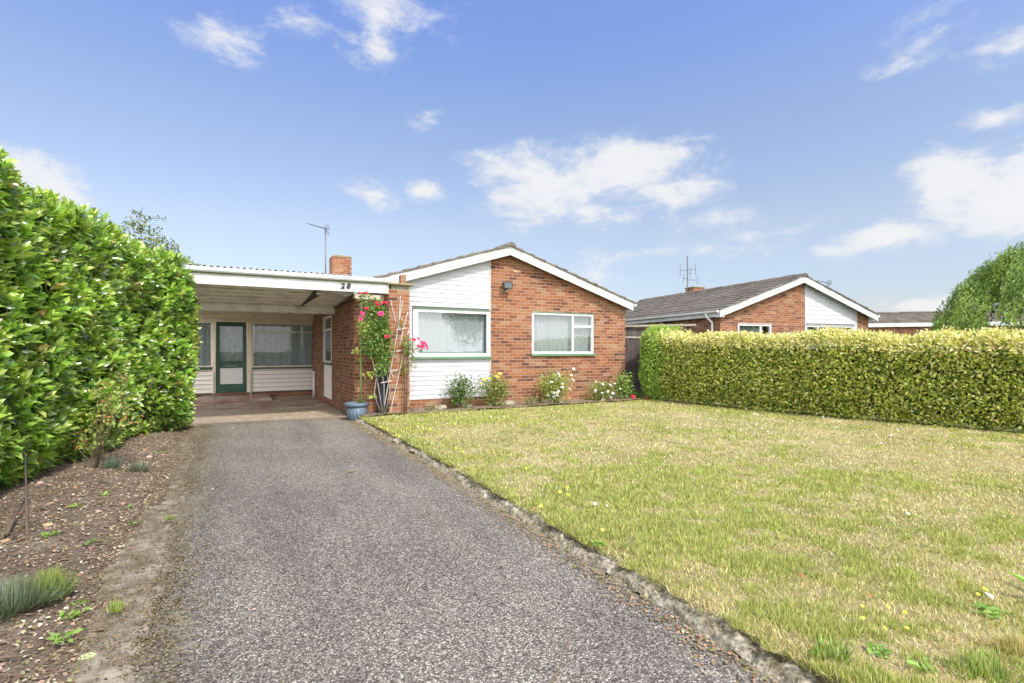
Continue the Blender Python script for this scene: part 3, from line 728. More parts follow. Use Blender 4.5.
# grab posts beside the door step
for (px, lab) in ((214, 'thin metal grab post left of the green front door'), (251, 'thin metal grab post right of the green front door')):
    p = PG(px, 407.8, .012); t = thing('grab_post', (p.x, p.y, 0), lab, 'post')
    MB().tube([(p.x, p.y, .01), (p.x, p.y, .84)], .014, n=8).build('pole', GREYP, t, smooth=True)
    MB().lathe([(0, .012), (.035, .012), (.035, .022), (0, .022)], (p.x, p.y, 0), 12).build('foot_plate', GREYP, t)
p = PG(321.5, 404, .01)
MB().tube([(UL - .07, 4.9, .012), (UL - .07, 4.9, .75)], .035, n=10).build('waste_pipe', UPVC, smooth=True, label='short white waste pipe standing by the inner corner of the carport', cat='pipe')

# curtains and dim rooms behind the panes
def curt(name, label, x0, x1, z0, z1, y, mat, amp=.018, waves=8):
    curtain(x0, x1, z0, z1, y, mat, None, amp, waves).build(name, mat, smooth=True, label=label, cat='curtain')
curt('net_curtain', 'pleated net curtain behind the left end window of the carport', x_l - .9, x_j1 - .04, zc1, zh, DV+.1, LACE)
curt('net_curtain', 'pleated lace curtain behind the upper glass of the green front door', ux0 - .04, ux1 + .04, z2a - .03, z2b + .02, DV+.1, LACE, .01, 10)
curt('net_curtain', 'pleated lace curtain behind the wide porch window right of the door', x_j2 + .05, x_r - .02, zc1, zh, DV+.1, LACE, .02, 7)
curt('net_curtain', 'pale net curtain behind the large picture window in the white boards', W1[0]+.05, W1[1]-.05, W1[2]+.02, W1[3]-.02, .10, NET, .012, 7)
curt('net_curtain', 'pale net curtain filling the window in the brick gable', W2[0]+.03, W2[1]-.03, W2[2]+.02, W2[3]-.02, .13, NET, .016, 8)
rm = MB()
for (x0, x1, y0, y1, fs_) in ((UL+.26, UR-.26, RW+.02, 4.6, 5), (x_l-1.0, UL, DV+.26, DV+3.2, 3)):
    rm.add([(x0,y0,.06),(x1,y0,.06),(x1,y1,.06),(x0,y1,.06),(x0,y0,2.55),(x1,y0,2.55),(x1,y1,2.55),(x0,y1,2.55)], [(0,1,2,3),(4,7,6,5),(1,5,6,2),(3,7,4,0),(2,6,7,3)][:fs_] if fs_ == 5 else [(0,1,2,3),(1,5,6,2),(3,7,4,0)])  # porch room left open at the back to let light reach the lace
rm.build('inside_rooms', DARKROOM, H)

# front windows
def window(parent, x0, x1, z0, z1, y0, fw_, mull=(), trans=(), sill=True, local=False, ymat=GREENS, framemat=UPVC):
    g = frame_rect(MB(), x0+.004, x1-.004, z0+.004, z1-.004, y0, y0+.07, fw_, mull, trans)
    o = g.build('window', framemat, parent, local=local, bevel=.005)
    MB().box(x0+fw_, x1-fw_, y0+.03, y0+.036, z0+fw_, z1-fw_).build('pane', GLASS, o, local=local)
    if sill: MB().box(x0-.03, x1+.03, y0-.06, y0+.04, z0-.045, z0+.002).build('sill', ymat, o, local=local, bevel=.004)
    MB().box(x0-.01, x1+.01, y0-.022, y0+.02, z1-.004, z1+.01).build('head_trim', ymat, o, local=local)
    return o
m1 = PV(415.5, 330, 0).x
window(H, *W1, -.02, .05, (m1,))
m2 = PV(573, 330, 0).x
w2 = window(H, *W2, .0, .055, (m2,), ((m2, W2[1]-.05, PV(582, 326.5, 0).z),))
# inner casement frame on the picture window
frame_rect(MB(), m1+.02, W1[1]-.045, W1[2]+.045, W1[3]-.045, -.03, .02, .03).build('casement', UPVC, H, bevel=.004)
# air brick vents on the gable
for k, px in enumerate((566, 508)):
    p = PV(px, 262 if k == 0 else 272, 0)
p = PV(517, 271, 0)
MB().box(p.x-.1, p.x+.1, -.006, .01, p.z-.03, p.z+.03).build('air_brick', mat_flat('pale_brick', (.5, .32, .2), .9), H)

# roof: overlapping tile courses, bargeboards, soffits
def roof(parent, um, half, zr, ze, y0, y1, mat, local=False, over=.16, nm='roof', drop=0.0, seed=1):
    """two slopes; zr is the top of the wall at the ridge; returns slope slabs"""
    rr = random.Random(seed); tv = .05
    for sgn, part in ((-1, 'roof_slope'), (1, 'roof_slope')):
        g = MB(); run = half + over; slope = (zr - ze) / half; n = int(round(run / .3)); st = run / n
        z0 = lambda r: zr + tv - slope * r
        for i in range(n):
            r0, r1 = i * st - .0, (i+1) * st + .03
            if i == 0: r0 = 0.0
            j = rr.uniform(-.006, .006)
            pr = [(um + sgn*r1, z0(r1)), (um + sgn*r1, z0(r1) + .05 + j), (um + sgn*r0, z0(r0) + .02 + j), (um + sgn*r0, z0(r0) - .0)]
            if sgn < 0: pr = pr[::-1]
            # split along the ridge into verge tile and main run with a rough end
            g.prism([(x, z + rr.uniform(0, .0)) for x, z in pr][::-1], y0 + rr.uniform(-.012, .012), y1)
        g.build(part, mat, parent, local=local)
    # ridge tiles
    g = MB(); y = y0 - .02; k = 0
    while y < y1:
        l = .43; h = zr + tv + .02
        g.prism([(um-.13, h-.03), (um-.09, h+.035), (um, h+.075 + .01*(k % 2)), (um+.09, h+.035), (um+.13, h-.03)][::-1], y, min(y + l - .012, y1+.02)); y += l; k += 1
    g.build('ridge_tiles', MORTAR if False else mat, parent, local=local)
def barge(parent, um, half, zr, ze, y, mat, local=False, over=.16, wd=.2, th=.03):
    slope = (zr - ze) / half; run = half + over; g = MB(); top_ = zr + .045
    for sgn in (-1, 1):
        e = um + sgn * run
        pr = [(um, top_), (um, top_ - wd), (e, top_ - slope*run - wd), (e, top_ - slope*run)]
        if sgn < 0: pr = pr[::-1]
        g.prism(pr[::-1], y - th, y)
    # boxed ends
    o = g.build('bargeboard', mat, parent, local=local, bevel=.003)
    return o
OV = .17
roof(H, UM, 3.56, ZR, ZE, -OV-.05, 11.2, TILES, seed=3)
barge(H, UM, 3.56, ZR, ZE, -OV + .01, WFASC)
sl = (ZR - ZE) / 3.56
g = MB()
for s in (-1, 1):
    e = UM + s*(3.56 + .15); 
    pr = [(UM, ZR+.03), (e, ZR+.03 - sl*3.71), (e, ZR+.012 - sl*3.71), (UM, ZR+.012)]
    g.prism(pr if s < 0 else pr[::-1], -OV+.012, 0)
g.build('gable_soffit', WFASC, H)
# right eave: fascia, gutter, swan neck
ez = ZE + .04 - sl * .16
g = MB(); g.box(UR+.1, UR+.13, -OV+.02, 11, ez-.17, ez+.0); g.box(UR, UR+.1, .001, 11, ez-.17, ez-.15)
g.build('fascia', WFASC, H)
g = MB(); xq = UR + .19
g.prism([(xq-.055, ez-.01), (xq-.05, ez-.05), (xq-.025, ez-.075), (xq+.025, ez-.075), (xq+.05, ez-.05), (xq+.055, ez-.01), (xq+.045, ez-.01), (xq+.04, ez-.045), (xq, ez-.06), (xq-.04, ez-.045), (xq-.045, ez-.01)], -OV-.02, 11)
g.build('gutter', UPVC, H)
MB().tube([(xq, .12, ez-.07), (xq, .12, ez-.14), (UR+.05, .12, ez-.3), (UR+.05, .12, ez-.45), (UR+.05, .12, .1)], .034, n=10).build('downpipe', UPVC, H, smooth=True)
# rear wing over the porch wall
MB().box(x_l - 1.0, UL - .02, DV + .24, 10.0, 2.621, 2.72).build('rear_roof', SOFFIT, H)
MB().box(x_l - 1.0, UL - .02, 9.8, 10, -.05, .5).box(x_l-1.2, x_l-1.002, DV+.02, 10, -.05, 2.62).build('rear_wall', BRICK, H)  # opening above the low back wall is added to light the lace curtains

# chimney
p = PZ(340.3, 270, 16.0); cw = .285
ch = MB().box(p.x-cw, p.x+cw, p.y-cw, p.y+cw, 2.6, 4.2).build('chimney', BRICK, H)
MB().prism([(p.x-cw-.01, 4.2), (p.x+cw+.01, 4.2), (p.x+cw-.05, 4.25), (p.x-cw+.05, 4.25)], p.y-cw-.01, p.y+cw+.01).build('cap', MORTAR, ch)

def yagi(name, base, ztop, label, boomdir, n=7, bl=.95, el=.32, vert=False, tilt=.15, extra=None):
    t = thing(name, base, label, 'aerial')
    x, y, z = base
    MB().tube([(x, y, z), (x, y, ztop)], .022, n=6).build('mast', METAL, t, smooth=True)
    d = Vector(boomdir).normalized(); c = Vector((x, y, ztop)); s = d.cross(UP).normalized()
    tip = c + d * bl + UP * tilt
    MB().tube([c - d * .15 - UP*.02, tip], .014, n=5).build('boom', METAL, t)
    g = MB()
    for i in range(n):
        q = c + (tip - c) * (i / (n-1)) ** 1.3 * .98; l = el * (1 - .05*i) / 2
        e = UP if vert else s
        g.tube([q - e*l, q + e*l], .007, n=4)
    g.build('elements', METAL, t)
    g = MB(); q = c - d*.05
    for k in (-1, 1):
        for j in (-.1, .0, .1):
            g.tube([q + UP*(.05*k) - s*.2 + UP*j*.4, q + UP*(.12*k) + s*.2 + UP*j*.4], .006, n=4)
    g.build('reflector', METAL, t)
    return t
p = PZ(325.5, 272, 16.3); q = PZ(325.5, 229, 16.3)
yagi('tv_aerial', (p.x, p.y, 2.75), q.z, 'television aerial on a tall thin mast beside the brick chimney above the carport', -RT, bl=.55, n=7, tilt=.17)

# floodlight on the gable
p = PV(507, 285.5, -.1)
t = thing('floodlight', (p.x, 0, p.z), 'small black security floodlight with sensor fixed high on the brick gable', 'light')
MB().box(p.x-.03, p.x+.03, -.05, -.001, p.z-.09, p.z-.02).box(p.x-.015, p.x+.015, -.11, -.05, p.z-.07, p.z-.05).build('bracket', BLACK, t, bevel=.003)
MB().add([(p.x-.1,-.06,p.z-.05),(p.x+.1,-.06,p.z-.05),(p.x+.1,-.06,p.z+.07),(p.x-.1,-.06,p.z+.07),(p.x-.12,-.17,p.z-.09),(p.x+.12,-.17,p.z-.09),(p.x+.12,-.15,p.z+.085),(p.x-.12,-.15,p.z+.085)],
         [(0,1,2,3),(4,7,6,5),(0,4,5,1),(1,5,6,2),(2,6,7,3),(3,7,4,0)]).build('housing', BLACK, t, bevel=.008)
MB().add([(p.x-.095,-.174,p.z-.068),(p.x+.095,-.174,p.z-.068),(p.x+.095,-.158,p.z+.062),(p.x-.095,-.158,p.z+.062)], [(0,1,2,3)]).build('lens', mat_flat('lamp_glass', (.1, .12, .12), .2), t)
MB().ball((p.x-.02, -.1, p.z-.13), .04, (1, 1, 1)).build('sensor', mat_flat('sensor_plastic', (.25, .25, .26), .3), t, smooth=True)

# ------------------------------------------------------------------ CARPORT
CP = thing('carport', (0.7, 2.5, 0), 'flat roofed white carport sheltering the front door at the end of the drive', 'carport')
FX0, FX1 = PV(160, 270, -.55).x, PV(391, 285, -.55).x
FB, FT = 2.46, 2.66
MB().box(FX0, FX1, -.55, -.52, FB, FT).build('fascia', WFASC, CP, bevel=.003)
MB().box(FX0, FX1, -.565, -.551, FT - .02, FT + .0).build('moss_line', mat_flat('mossy_edge', (.22, .22, .1), .9), CP)
g = MB(); g.prismx([(-.53, FT+.085), (-.53, FT+.003), (-.60, FT+.003), (-.622, FT+.03), (-.622, FT+.085)], FX0 - .03, FX1 + .01)
g.build('gutter', UPVC, CP, bevel=.006)
g = MB(); n = 150; vs = []
for i in range(n):
    x = FX0 + (UL - .1 - FX0) * i / (n-1); zz = FT + .115 + .018 * math.sin(i * 1.3) 
    for y, dz in ((-.575, 0), (5.9, .1)): vs.append((x, y, zz + dz)); vs.append((x, y, zz + dz - .01))
g.add(vs, [(4*i, 4*i+4, 4*i+6, 4*i+2) for i in range(n-1)] + [(4*i+1, 4*i+3, 4*i+7, 4*i+5) for i in range(n-1)] + [(4*i, 4*i+1, 4*i+5, 4*i+4) for i in range(n-1)])
g.build('roof_sheet', mat_flat('grey_sheeting', (.42, .41, .38), .8, 0, .3), CP, smooth=True)
g = MB(); y = -.515; k = 0
while y < 5.66:
    d = .15; g.box(FX0+.02, 1.405, y, y+d-.018, 2.5 + (.012 if k % 3 == 0 else 0), 2.515); g.box(1.475, UL-.004, y, y+d-.018, 2.5 + (.010 if k % 4 == 1 else 0), 2.515); y += d; k += 1
g.v = [(x, y, z - .15*min(1, (y+.5)/2.4)) for x, y, z in g.v]
g.build('ceiling_boards', SOFFIT, CP)
MB().box(FX0+.01, UL-.003, -.51, 5.66, 2.52, 2.6).build('roof_deck', DKWOOD, CP)
MB().box(1.407, 1.473, -.51, 1.94, 2.37, 2.517).build('joist', DKWOOD, CP)
MB().box(FX0+.02, UL-.004, 1.95, 2.02, 2.19, 2.345).build('beam', SOFFIT, CP, bevel=.004)
MB().box(FX0+.02, UL-.004, 5.3, 5.36, 2.22, 2.345).build('rear_beam', CREAM, CP)
MB().box(UL-.05, UL-.004, -.5, 1.94, 2.33, 2.345).build('wall_plate', DKWOOD, CP)
MB().box(FX0+.02, FX0+.06, -.51, 5.66, 2.3, 2.497).build('side_fascia', WFASC, CP)
g = MB(); g.box(FX0+.05, FX0+.16, -.3, -.18, 0, 2.3); g.box(FX0+.05, FX0+.16, 2.6, 2.72, 0, 2.3); 
for k, yy in enumerate((-.3, 2.6)): MB().box(FX0+.06, FX0+.16, yy, yy+.1, 0, 2.299).build('post', CREAM, CP, bevel=.004)
# nib wall and pier in front of the house's left corner
PX0, PX1 = PV(388.7, 400, -.56).x, PV(409.5, 400, -.56).x
nb = MB().box(UL+.001, PX0-.002, -.2, -.002, -.05, 2.36).build('nib_wall', BRICK, CP)
MB().box(UL+.001, PX0-.002, -.21, -.003, 2.362, 2.457).build('nib_board', CREAM, CP)
pr_ = MB().box(PX0, PX1, -.56, -.03, -.05, 2.55).build('pier', BRICK, CP)
MB().box(PX0-.03, PX1+.08, -.62, -.035, 2.64, 2.68).build('cap', MORTAR, pr_, bevel=.008)
MB().box(PX0+.01, PX1-.01, -.55, -.04, 2.551, 2.638).build('render_band', conc_mat('grey_render', (.35, .33, .3), (.45, .42, .38)), pr_)
MB().box(PX1-.15, PX1-.03, -.45, -.33, 2.682, 2.87).build('stub', BRICK, pr_, bevel=.01)
def digit(ch, px, h):
    cu = bpy.data.curves.new('digit', 'FONT'); cu.body = ch; cu.size = h / .70; cu.extrude = .006; cu.shear = .18; cu.offset = .006
    to = bpy.data.objects.new('digit', cu); C.objects.link(to); bpy.context.view_layer.update()
    me = bpy.data.meshes.new_from_object(to.evaluated_get(bpy.context.evaluated_depsgraph_get())); bpy.data.objects.remove(to)
    q = PV(px, 288.3, -.55); me.transform(Matrix.Translation((q.x, -.557, q.z)) @ Matrix.Rotation(R(90), 4, 'X')); me.transform(wm(CP).inverted())
    me.materials.clear(); me.materials.append(BLACK); o = bpy.data.objects.new('house_number_digit', me); C.objects.link(o); o.parent = CP
digit('2', 340.6, .1); digit('8', 346.2, .1)

# ------------------------------------------------------------------ NEIGHBOUR (and other bungalows of the same type)
def neighbour(name, loc, rz, label, mirror=True, detail=True, tmat=TILESN, depth=9.0, dup_seed=5):
    half, zr, ze = 3.3, 3.78, 2.62
    t = thing(name, loc, label, 'house', rz)
    tp = lambda x: zr - (zr - ze) * abs(x) / half
    wins = [(-2.6, -1.2, 1.2, 2.2), (.28, 2.6, 1.1, 2.2)]
    g = gwall(MB(), -half, .26, -.05, tp, [wins[0]], 0, .25, (0,))
    gwall(g, 2.75, half, -.05, tp, [], 0, .25)
    g.box(.26, 2.75, 0, .25, -.05, .6)
    g.box(-half, -half+.25, .252, depth, -.05, ze+.02).box(half-.25, half, .252, depth, -.05, ze+.02).box(-half, half, depth+.002, depth+.25, -.05, ze)
    g.build('brick_wall', BRICK, t, local=True)
    gwall(MB(), .262, 2.748, .602, tp, [wins[1]], .01, .25).build('inner_wall', DARKROOM, t, local=True)
    boards(MB(), .285, 2.748, .61, tp, [(wins[1][0]-.01, wins[1][1]+.01, wins[1][2]-.05, wins[1][3]+.01)], .008, .15, .009).build('white_cladding', WBOARD, t, local=True)
    MB().box(.255, .283, -.02, .007, .6, tp(.27)-.02).build('corner_trim', WBOARD, t, local=True)
    window(t, *wins[0], 0, .06, (-1.65,), (), local=True, ymat=UPVC)
    window(t, *wins[1], -.02, .06, (.85,), (), local=True, ymat=UPVC)
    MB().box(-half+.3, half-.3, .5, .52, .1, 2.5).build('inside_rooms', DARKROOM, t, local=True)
    curtain(-2.54, -1.26, 1.22, 2.16, .3, NET, None, .02, 7).build('blind', NET, t, smooth=True, local=True)
    curtain(.34, 2.54, 1.12, 2.16, .3, NET, None, .02, 7).build('blind', NET, t, smooth=True, local=True)
    roof(t, 0, half, zr, ze, -.25, depth+.4, tmat, local=True, over=.2, seed=dup_seed)
    barge(t, 0, half, zr, ze, -.19, WFASC, local=True, over=.2, wd=.22)
    s2 = (zr - ze) / half; ez = ze + .045 - s2 * .2
    for s in (-1, 1):
        g = MB(); g.box(s*(half+.17), s*(half+.2), -.185, depth+.3, ez-.2, ez); g.box(s*half, s*(half+.17), .002, depth+.3, ez-.2, ez-.18)
        g.build('fascia', WFASC, t, local=True)
        xq = s * (half + .26)
        g = MB().prism([(xq-.055, ez), (xq-.05, ez-.05), (xq-.02, ez-.075), (xq+.02, ez-.075), (xq+.05, ez-.05), (xq+.055, ez)], -.2, depth+.3); g.build('gutter', UPVC, t, local=True)
        MB().tube([(xq, .35, ez-.07), (xq, .35, ez-.16), (s*(half+.06), .3, ez-.36), (s*(half+.06), .3, ez-.5), (s*(half+.06), .3, .1)], .04, n=8).build('downpipe', UPVC, t, smooth=True, local=True)
    for s in (-1, 1): MB().box(s*(half+.0), s*(half+.199), -.188, -.002, ez-.215, ez-.012).build('eave_box', WFASC, t, local=True)
    return t, ez
RZN = -(TH - math.atan(182/514))
NP = PZ(799, 350, 17.4); NP.z = 0
NB, _ = neighbour('bungalow', NP, RZN, 'neighbouring brick bungalow with grey tiled roof, seen above the clipped yellow hedge')
Mn = wm(NB)
# its chimney and aerial
def nloc(px, py, yl):                     # point of the neighbour's plane y = yl at a pixel, in its own frame
    Mi = Mn.inverted(); o = Mi @ CAM; d = Mi.to_3x3() @ ray(px, py); return o + d * ((yl - o.y) / d.y)
q = nloc(699, 290, 7.4)
cz = nloc(699, 287.5, 7.7).z; c1 = MB().box(q.x-.32, q.x+.32, 7.4, 8.0, 3.0, cz-.06).build('chimney', BRICK, NB, local=True)
MB().box(q.x-.36, q.x+.36, 7.36, 8.04, cz-.058, cz).build('cap', MORTAR, c1, local=True, bevel=.02)
q = Mn @ nloc(687.5, 293, 7.8); q2 = Mn @ nloc(687.5, 256, 7.8)
AT = thing('tv_aerial', (q.x, q.y, 3.6), 'tall aerial with vertical rods behind the neighbouring grey roof', 'aerial')
MB().tube([(q.x, q.y, 3.6), (q.x, q.y, q2.z)], .03, n=6).build('mast', METAL, AT)
g = MB()
for k, (a, z0, z1) in enumerate(((-.36, .4, 1.0), (.4, .45, 1.05), (.14, .3, .8), (-.2, .1, .5), (.5, .0, .45))):
    x, y = q.x + RT.x*a, q.y + RT.y*a; g.tube([(x, y, q2.z-1.4+z0), (x, y, q2.z-1.4+z1)], .02, n=4); zc = q2.z-1.4+(z0+z1)/2; g.tube([(q.x, q.y, zc), (x, y, zc)], .014, n=4)
g.build('elements', METAL, AT)
# small aerial far behind the right slope
q = PZ(828, 297, 24); yagi('tv_aerial', (q.x, q.y, 3.0), PZ(828, 283, 24).z, 'tiny distant aerial just above the right slope of the neighbouring roof', -RT, bl=.5, n=4, el=.3, tilt=.1)

# third bungalow far to the right: long roof seen side on
def far_house():
    a = PZ(868, 320, 34); b = PZ(985, 320, 32)
    d = (b - a); d.z = 0; L = d.length; rz = math.atan2(d.y, d.x)
    t = thing('bungalow', (a.x, a.y, 0), 'distant bungalow showing only its long dark roof beside the weeping tree', 'house', rz)
    zr = PZ(900, 310.5, 33.5).z; ze = PZ(900, 323, 33.5).z
    g = MB(); n = 11
    for i in range(n):
        f0, f1 = i/n, (i+1)/n; y0, y1 = 3.2*(1-f0), 3.2*(1-f1)
        g.prismx([(3.2-y0, ze+(zr-ze)*f0), (3.2-y1+.03, ze+(zr-ze)*f1), (3.2-y1+.03, ze+(zr-ze)*f1+.02), (3.2-y0, ze+(zr-ze)*f0+.06)], 0, L+6)
    g.prismx([(3.2, zr-.02), (6.4, ze), (6.4, ze+.05), (3.2, zr+.05)], 0, L+6)
    g.build('roof', TILESN, t, local=True)
    MB().box(0, L+6, .0, .05, ze-.25, ze-.002).build('fascia', WFASC, t, local=True)
    MB().box(.3, L+5.7, .3, 6.1, -.05, ze-.02).build('wall', BRICK, t, local=True)
    y = .0; g = MB()
    while y < L + 6: g.prismx([(3.08, zr+.03), (3.2, zr+.12), (3.32, zr+.03)], y, min(y+.42, L+6)); y += .44
    g.build('ridge_tiles', TILESN, t, local=True)
far_house()
# houses across the road, mirrored in the front windows
neighbour('bungalow', Vector((14, -48, 0)), R(180), 'brick bungalow across the road, facing the front windows', dup_seed=9)

# ------------------------------------------------------------------ wooden fence between the houses
def wood_mat():
    M = Mat('dark_fence_wood'); o = M.coord(); mp = M.node('ShaderNodeMapping'); mp.inputs['Scale'].default_value = (14, 14, 1.2); M.link(o, mp.inputs[0])
    n = M.noise(mp.outputs[0], 2.0, 7, .7)
    M.col(M.ramp(n, [(.3, (.035, .026, .025)), (.5, (.085, .065, .062)), (.7, (.2, .165, .155))])); M.rough(.9); M.bump(n, .5, .006); return M.m
WOOD = wood_mat()
FY = .35; f0, f1 = UR + .12, 10.9; fz = PV(630, 337, FY).z
FT_ = thing('side_gate', ((f0+f1)/2, FY, 0), 'tall dark weathered timber gate and fence between the brick gable and the hedge', 'gate')
g = MB(); x = f0
while x < f1: 
    w_ = .115; g.box(x, x+w_-.006, FY+random.uniform(-.004, .004), FY+.022, .03+random.uniform(0, .02), fz - .04 + random.uniform(-.015, .01)); x += w_
g.build('boards', WOOD, FT_)
MB().box(f0-.02, f1, FY-.03, FY+.05, fz-.03, fz+.015).build('top_rail', mat_paint('bleached_timber', (.4, .37, .32), (.28, .25, .21), .9, 5), FT_)
MB().box(f0-.05, f0-.002, FY-.03, FY+.06, .0, fz-.031).build('gate_post', WOOD, FT_)
# lean-to roof edge behind the fence
q = PV(600, 330, 1.4)
SH = thing('lean_to', (10.3, 2.6, 0), 'low lean-to roof edge rising behind the dark timber gate', 'shed')
MB().add([(UR+.3, .9, 2.06), (13.0, .9, 2.18), (13.0, 4.5, 2.3), (UR+.3, 4.5, 2.3), (UR+.3, .9, 2.0), (13.0, .9, 2.12), (13.0, 4.5, 2.24), (UR+.3, 4.5, 2.24)],
         [(0,1,2,3),(4,7,6,5),(0,4,5,1),(1,5,6,2),(2,6,7,3),(3,7,4,0)]).build('roof', mat_paint('mossy_felt', (.33, .3, .24), (.2, .2, .1), .9, 4), SH)
MB().box(UR+.35, 12.9, 1.0, 1.1, 0, 1.99).build('wall', WOOD, SH)

# ------------------------------------------------------------------ HEDGES
LAUREL = mat_leaf('laurel_leaves', .24, .25, 1.0, (1.25, 1.35, .45))
PRIVET = mat_leaf('hedge_leaves', .5, .25, .35, (1.2, 1.2, .5))
STEM = mat_flat('woody_stem', (.14, .1, .07), .9, 0, .3)
DCORE = mat_flat('hedge_shade', (.02, .024, .012), 1, 0, .3)  # near-black core colour paints the shade in gaps between leaves

def polyline(pts, n):
    pts = [np.array(p, dtype=float) for p in pts]; seg = [np.linalg.norm(b-a) for a, b in zip(pts[:-1], pts[1:])]; tot = sum(seg)
    s = np.linspace(0, tot, n); cum = np.concatenate([[0], np.cumsum(seg)])
    X = np.interp(s, cum, [p[0] for p in pts]); Y = np.interp(s, cum, [p[1] for p in pts]); return np.stack([X, Y], 1), tot

def hedge_surface(path, height, bottom, rnd, thick, n, rng, side=1, topfrac=.3, bulge=.12, seed=1):
    """random points and normals on the hedge's face and top. path runs along the foot; side=+1: face looks to the right of travel"""
    pl, tot = polyline(path, 400); s = rng.random(n); i = s * 398; i0 = i.astype(int); f = (i - i0)[:, None]
    B = pl[i0]*(1-f) + pl[i0+1]*f
    k = 6; pa = pl[np.clip(i0-k, 0, 399)]; pb = pl[np.clip(i0+k, 0, 399)]; T_ = unit(pb - pa)
    Nn = np.stack([T_[:, 1], -T_[:, 0]], 1) * side
    htv = height(s) if callable(height) else np.full(n, height)
    prof = htv - bottom - rnd + rnd * 1.57 + (thick - rnd)
    t = rng.random(n) * prof
    face = t < htv - bottom - rnd; arc = (~face) & (t < htv - bottom - rnd + rnd*1.57)
    ang = np.clip((t - (htv - bottom - rnd)) / rnd, 0, 1.5708)
    off = np.where(face, 0, np.where(arc, -rnd*(1-np.cos(ang)), -rnd - (t - (htv-bottom-rnd) - rnd*1.57)))
    zz = np.where(face, bottom + t, np.where(arc, htv - rnd + rnd*np.sin(ang), htv))
    nx = np.where(face, 1, np.where(arc, np.cos(ang), 0)); nzv = np.where(face, 0, np.where(arc, np.sin(ang), 1))
    along = s * tot
    bl = bulge * (fbm(along, zz, 1.1, seed) - .45) * 2 + bulge*.5*(fbm(along, zz, 4, seed+3) - .5)*2
    bl = bl - np.where(zz < bottom + .45, (bottom + .45 - zz) * .35, 0)
    P = np.stack([B[:, 0] + Nn[:, 0]*(off + nx*bl), B[:, 1] + Nn[:, 1]*(off + nx*bl), zz + nzv*bl], 1)
    N3 = np.stack([Nn[:, 0]*nx, Nn[:, 1]*nx, nzv], 1)
    return P, unit(N3 + np.array([0, 0, .0])), zz / htv, along

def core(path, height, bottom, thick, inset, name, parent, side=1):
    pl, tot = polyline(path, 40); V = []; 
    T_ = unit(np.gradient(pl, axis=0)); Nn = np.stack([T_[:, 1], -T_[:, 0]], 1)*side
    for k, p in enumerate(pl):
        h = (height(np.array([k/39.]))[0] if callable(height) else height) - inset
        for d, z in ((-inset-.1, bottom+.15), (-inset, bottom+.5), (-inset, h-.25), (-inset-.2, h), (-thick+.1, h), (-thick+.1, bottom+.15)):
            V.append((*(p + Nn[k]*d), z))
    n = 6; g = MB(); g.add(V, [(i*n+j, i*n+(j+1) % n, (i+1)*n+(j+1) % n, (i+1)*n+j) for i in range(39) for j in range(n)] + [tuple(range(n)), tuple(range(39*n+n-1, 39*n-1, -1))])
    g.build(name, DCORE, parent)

# left laurel hedge ---------------------------------------------------
LP = [(-2.1, -8.2), (-1.85, -6.0), (-1.62, -4.5), (-1.44, -3.4), (-1.24, -2.2), (-.98, -1.25), (-.6, -.72), (-.52, -.35), (-.75, -.02), (-1.3, .05)]
LH = thing('laurel_hedge', (-2.2, -4, 0), 'tall glossy green laurel hedge along the left side of the drive', 'hedge')
def shoots(P, N, cnt, ll, lw, cols, pr, rng, upb=.55, tip=.12, newf=None, spread=.75):
    """a rosette of leaves at each shoot tip"""
    parts = []; n = len(P); ax = unit(N*.8 + np.array([0, 0, upb]) + rng.normal(0, .28, (n, 3)))
    ref = unit(np.cross(ax, rng.normal(0, 1, (n, 3)))); ref2 = np.cross(ax, ref)
    basec = pick(n, cols, pr, .28, rng)
    for k in range(cnt):
        f = k / max(1, cnt-1); ang = k * 2.4 + rng.uniform(-.4, .4, n)
        rad = ref*np.cos(ang)[:, None] + ref2*np.sin(ang)[:, None]
        open_ = (spread*1.35 - f*.95) ; A = ax*(.35 + .75*f) + rad*open_ + rng.normal(0, .1, (n, 3))
        Pk = P - ax * ((1-f)*tip) + rad*.006
        Nn = ax + rad*(-.5) + rng.normal(0, .25, (n, 3)) + np.array([0, 0, .3])
        L = ll*rng.uniform(.7, 1.15, n)*(1 - .35*f); c = basec*(1 + rng.uniform(-.18, .18, (n, 1))) * (1 + f*.25*np.array([1.1, 1.0, .6]))
        parts.append(leaves(Pk, A, Nn, L, L*lw, np.clip(c, 0, 1), 'laurel' if ll > .07 else 'diamond'))
    return parts
hgt = lambda s: 3.03 - .2*np.clip((np.asarray(s)-.3)/.4, 0, 1) + .06*np.sin(s*23) + .05*np.sin(s*51+1)
rg = np.random.default_rng(5)
P, N, hz, al = hedge_surface(LP, hgt, .14, .32, 1.5, 6600, rg, 1, bulge=.2, seed=4)
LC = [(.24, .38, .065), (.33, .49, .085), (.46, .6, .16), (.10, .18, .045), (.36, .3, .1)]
parts = shoots(P, N, 7, .165, .42, LC, [.32, .30, .16, .205, .015], rg)
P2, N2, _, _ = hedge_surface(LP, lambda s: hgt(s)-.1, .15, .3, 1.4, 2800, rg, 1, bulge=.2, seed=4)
P2 = P2 - N2*.12; parts += shoots(P2, N2, 5, .15, .42, LC, [.3, .17, .1, .4, .03], rg, upb=.2)
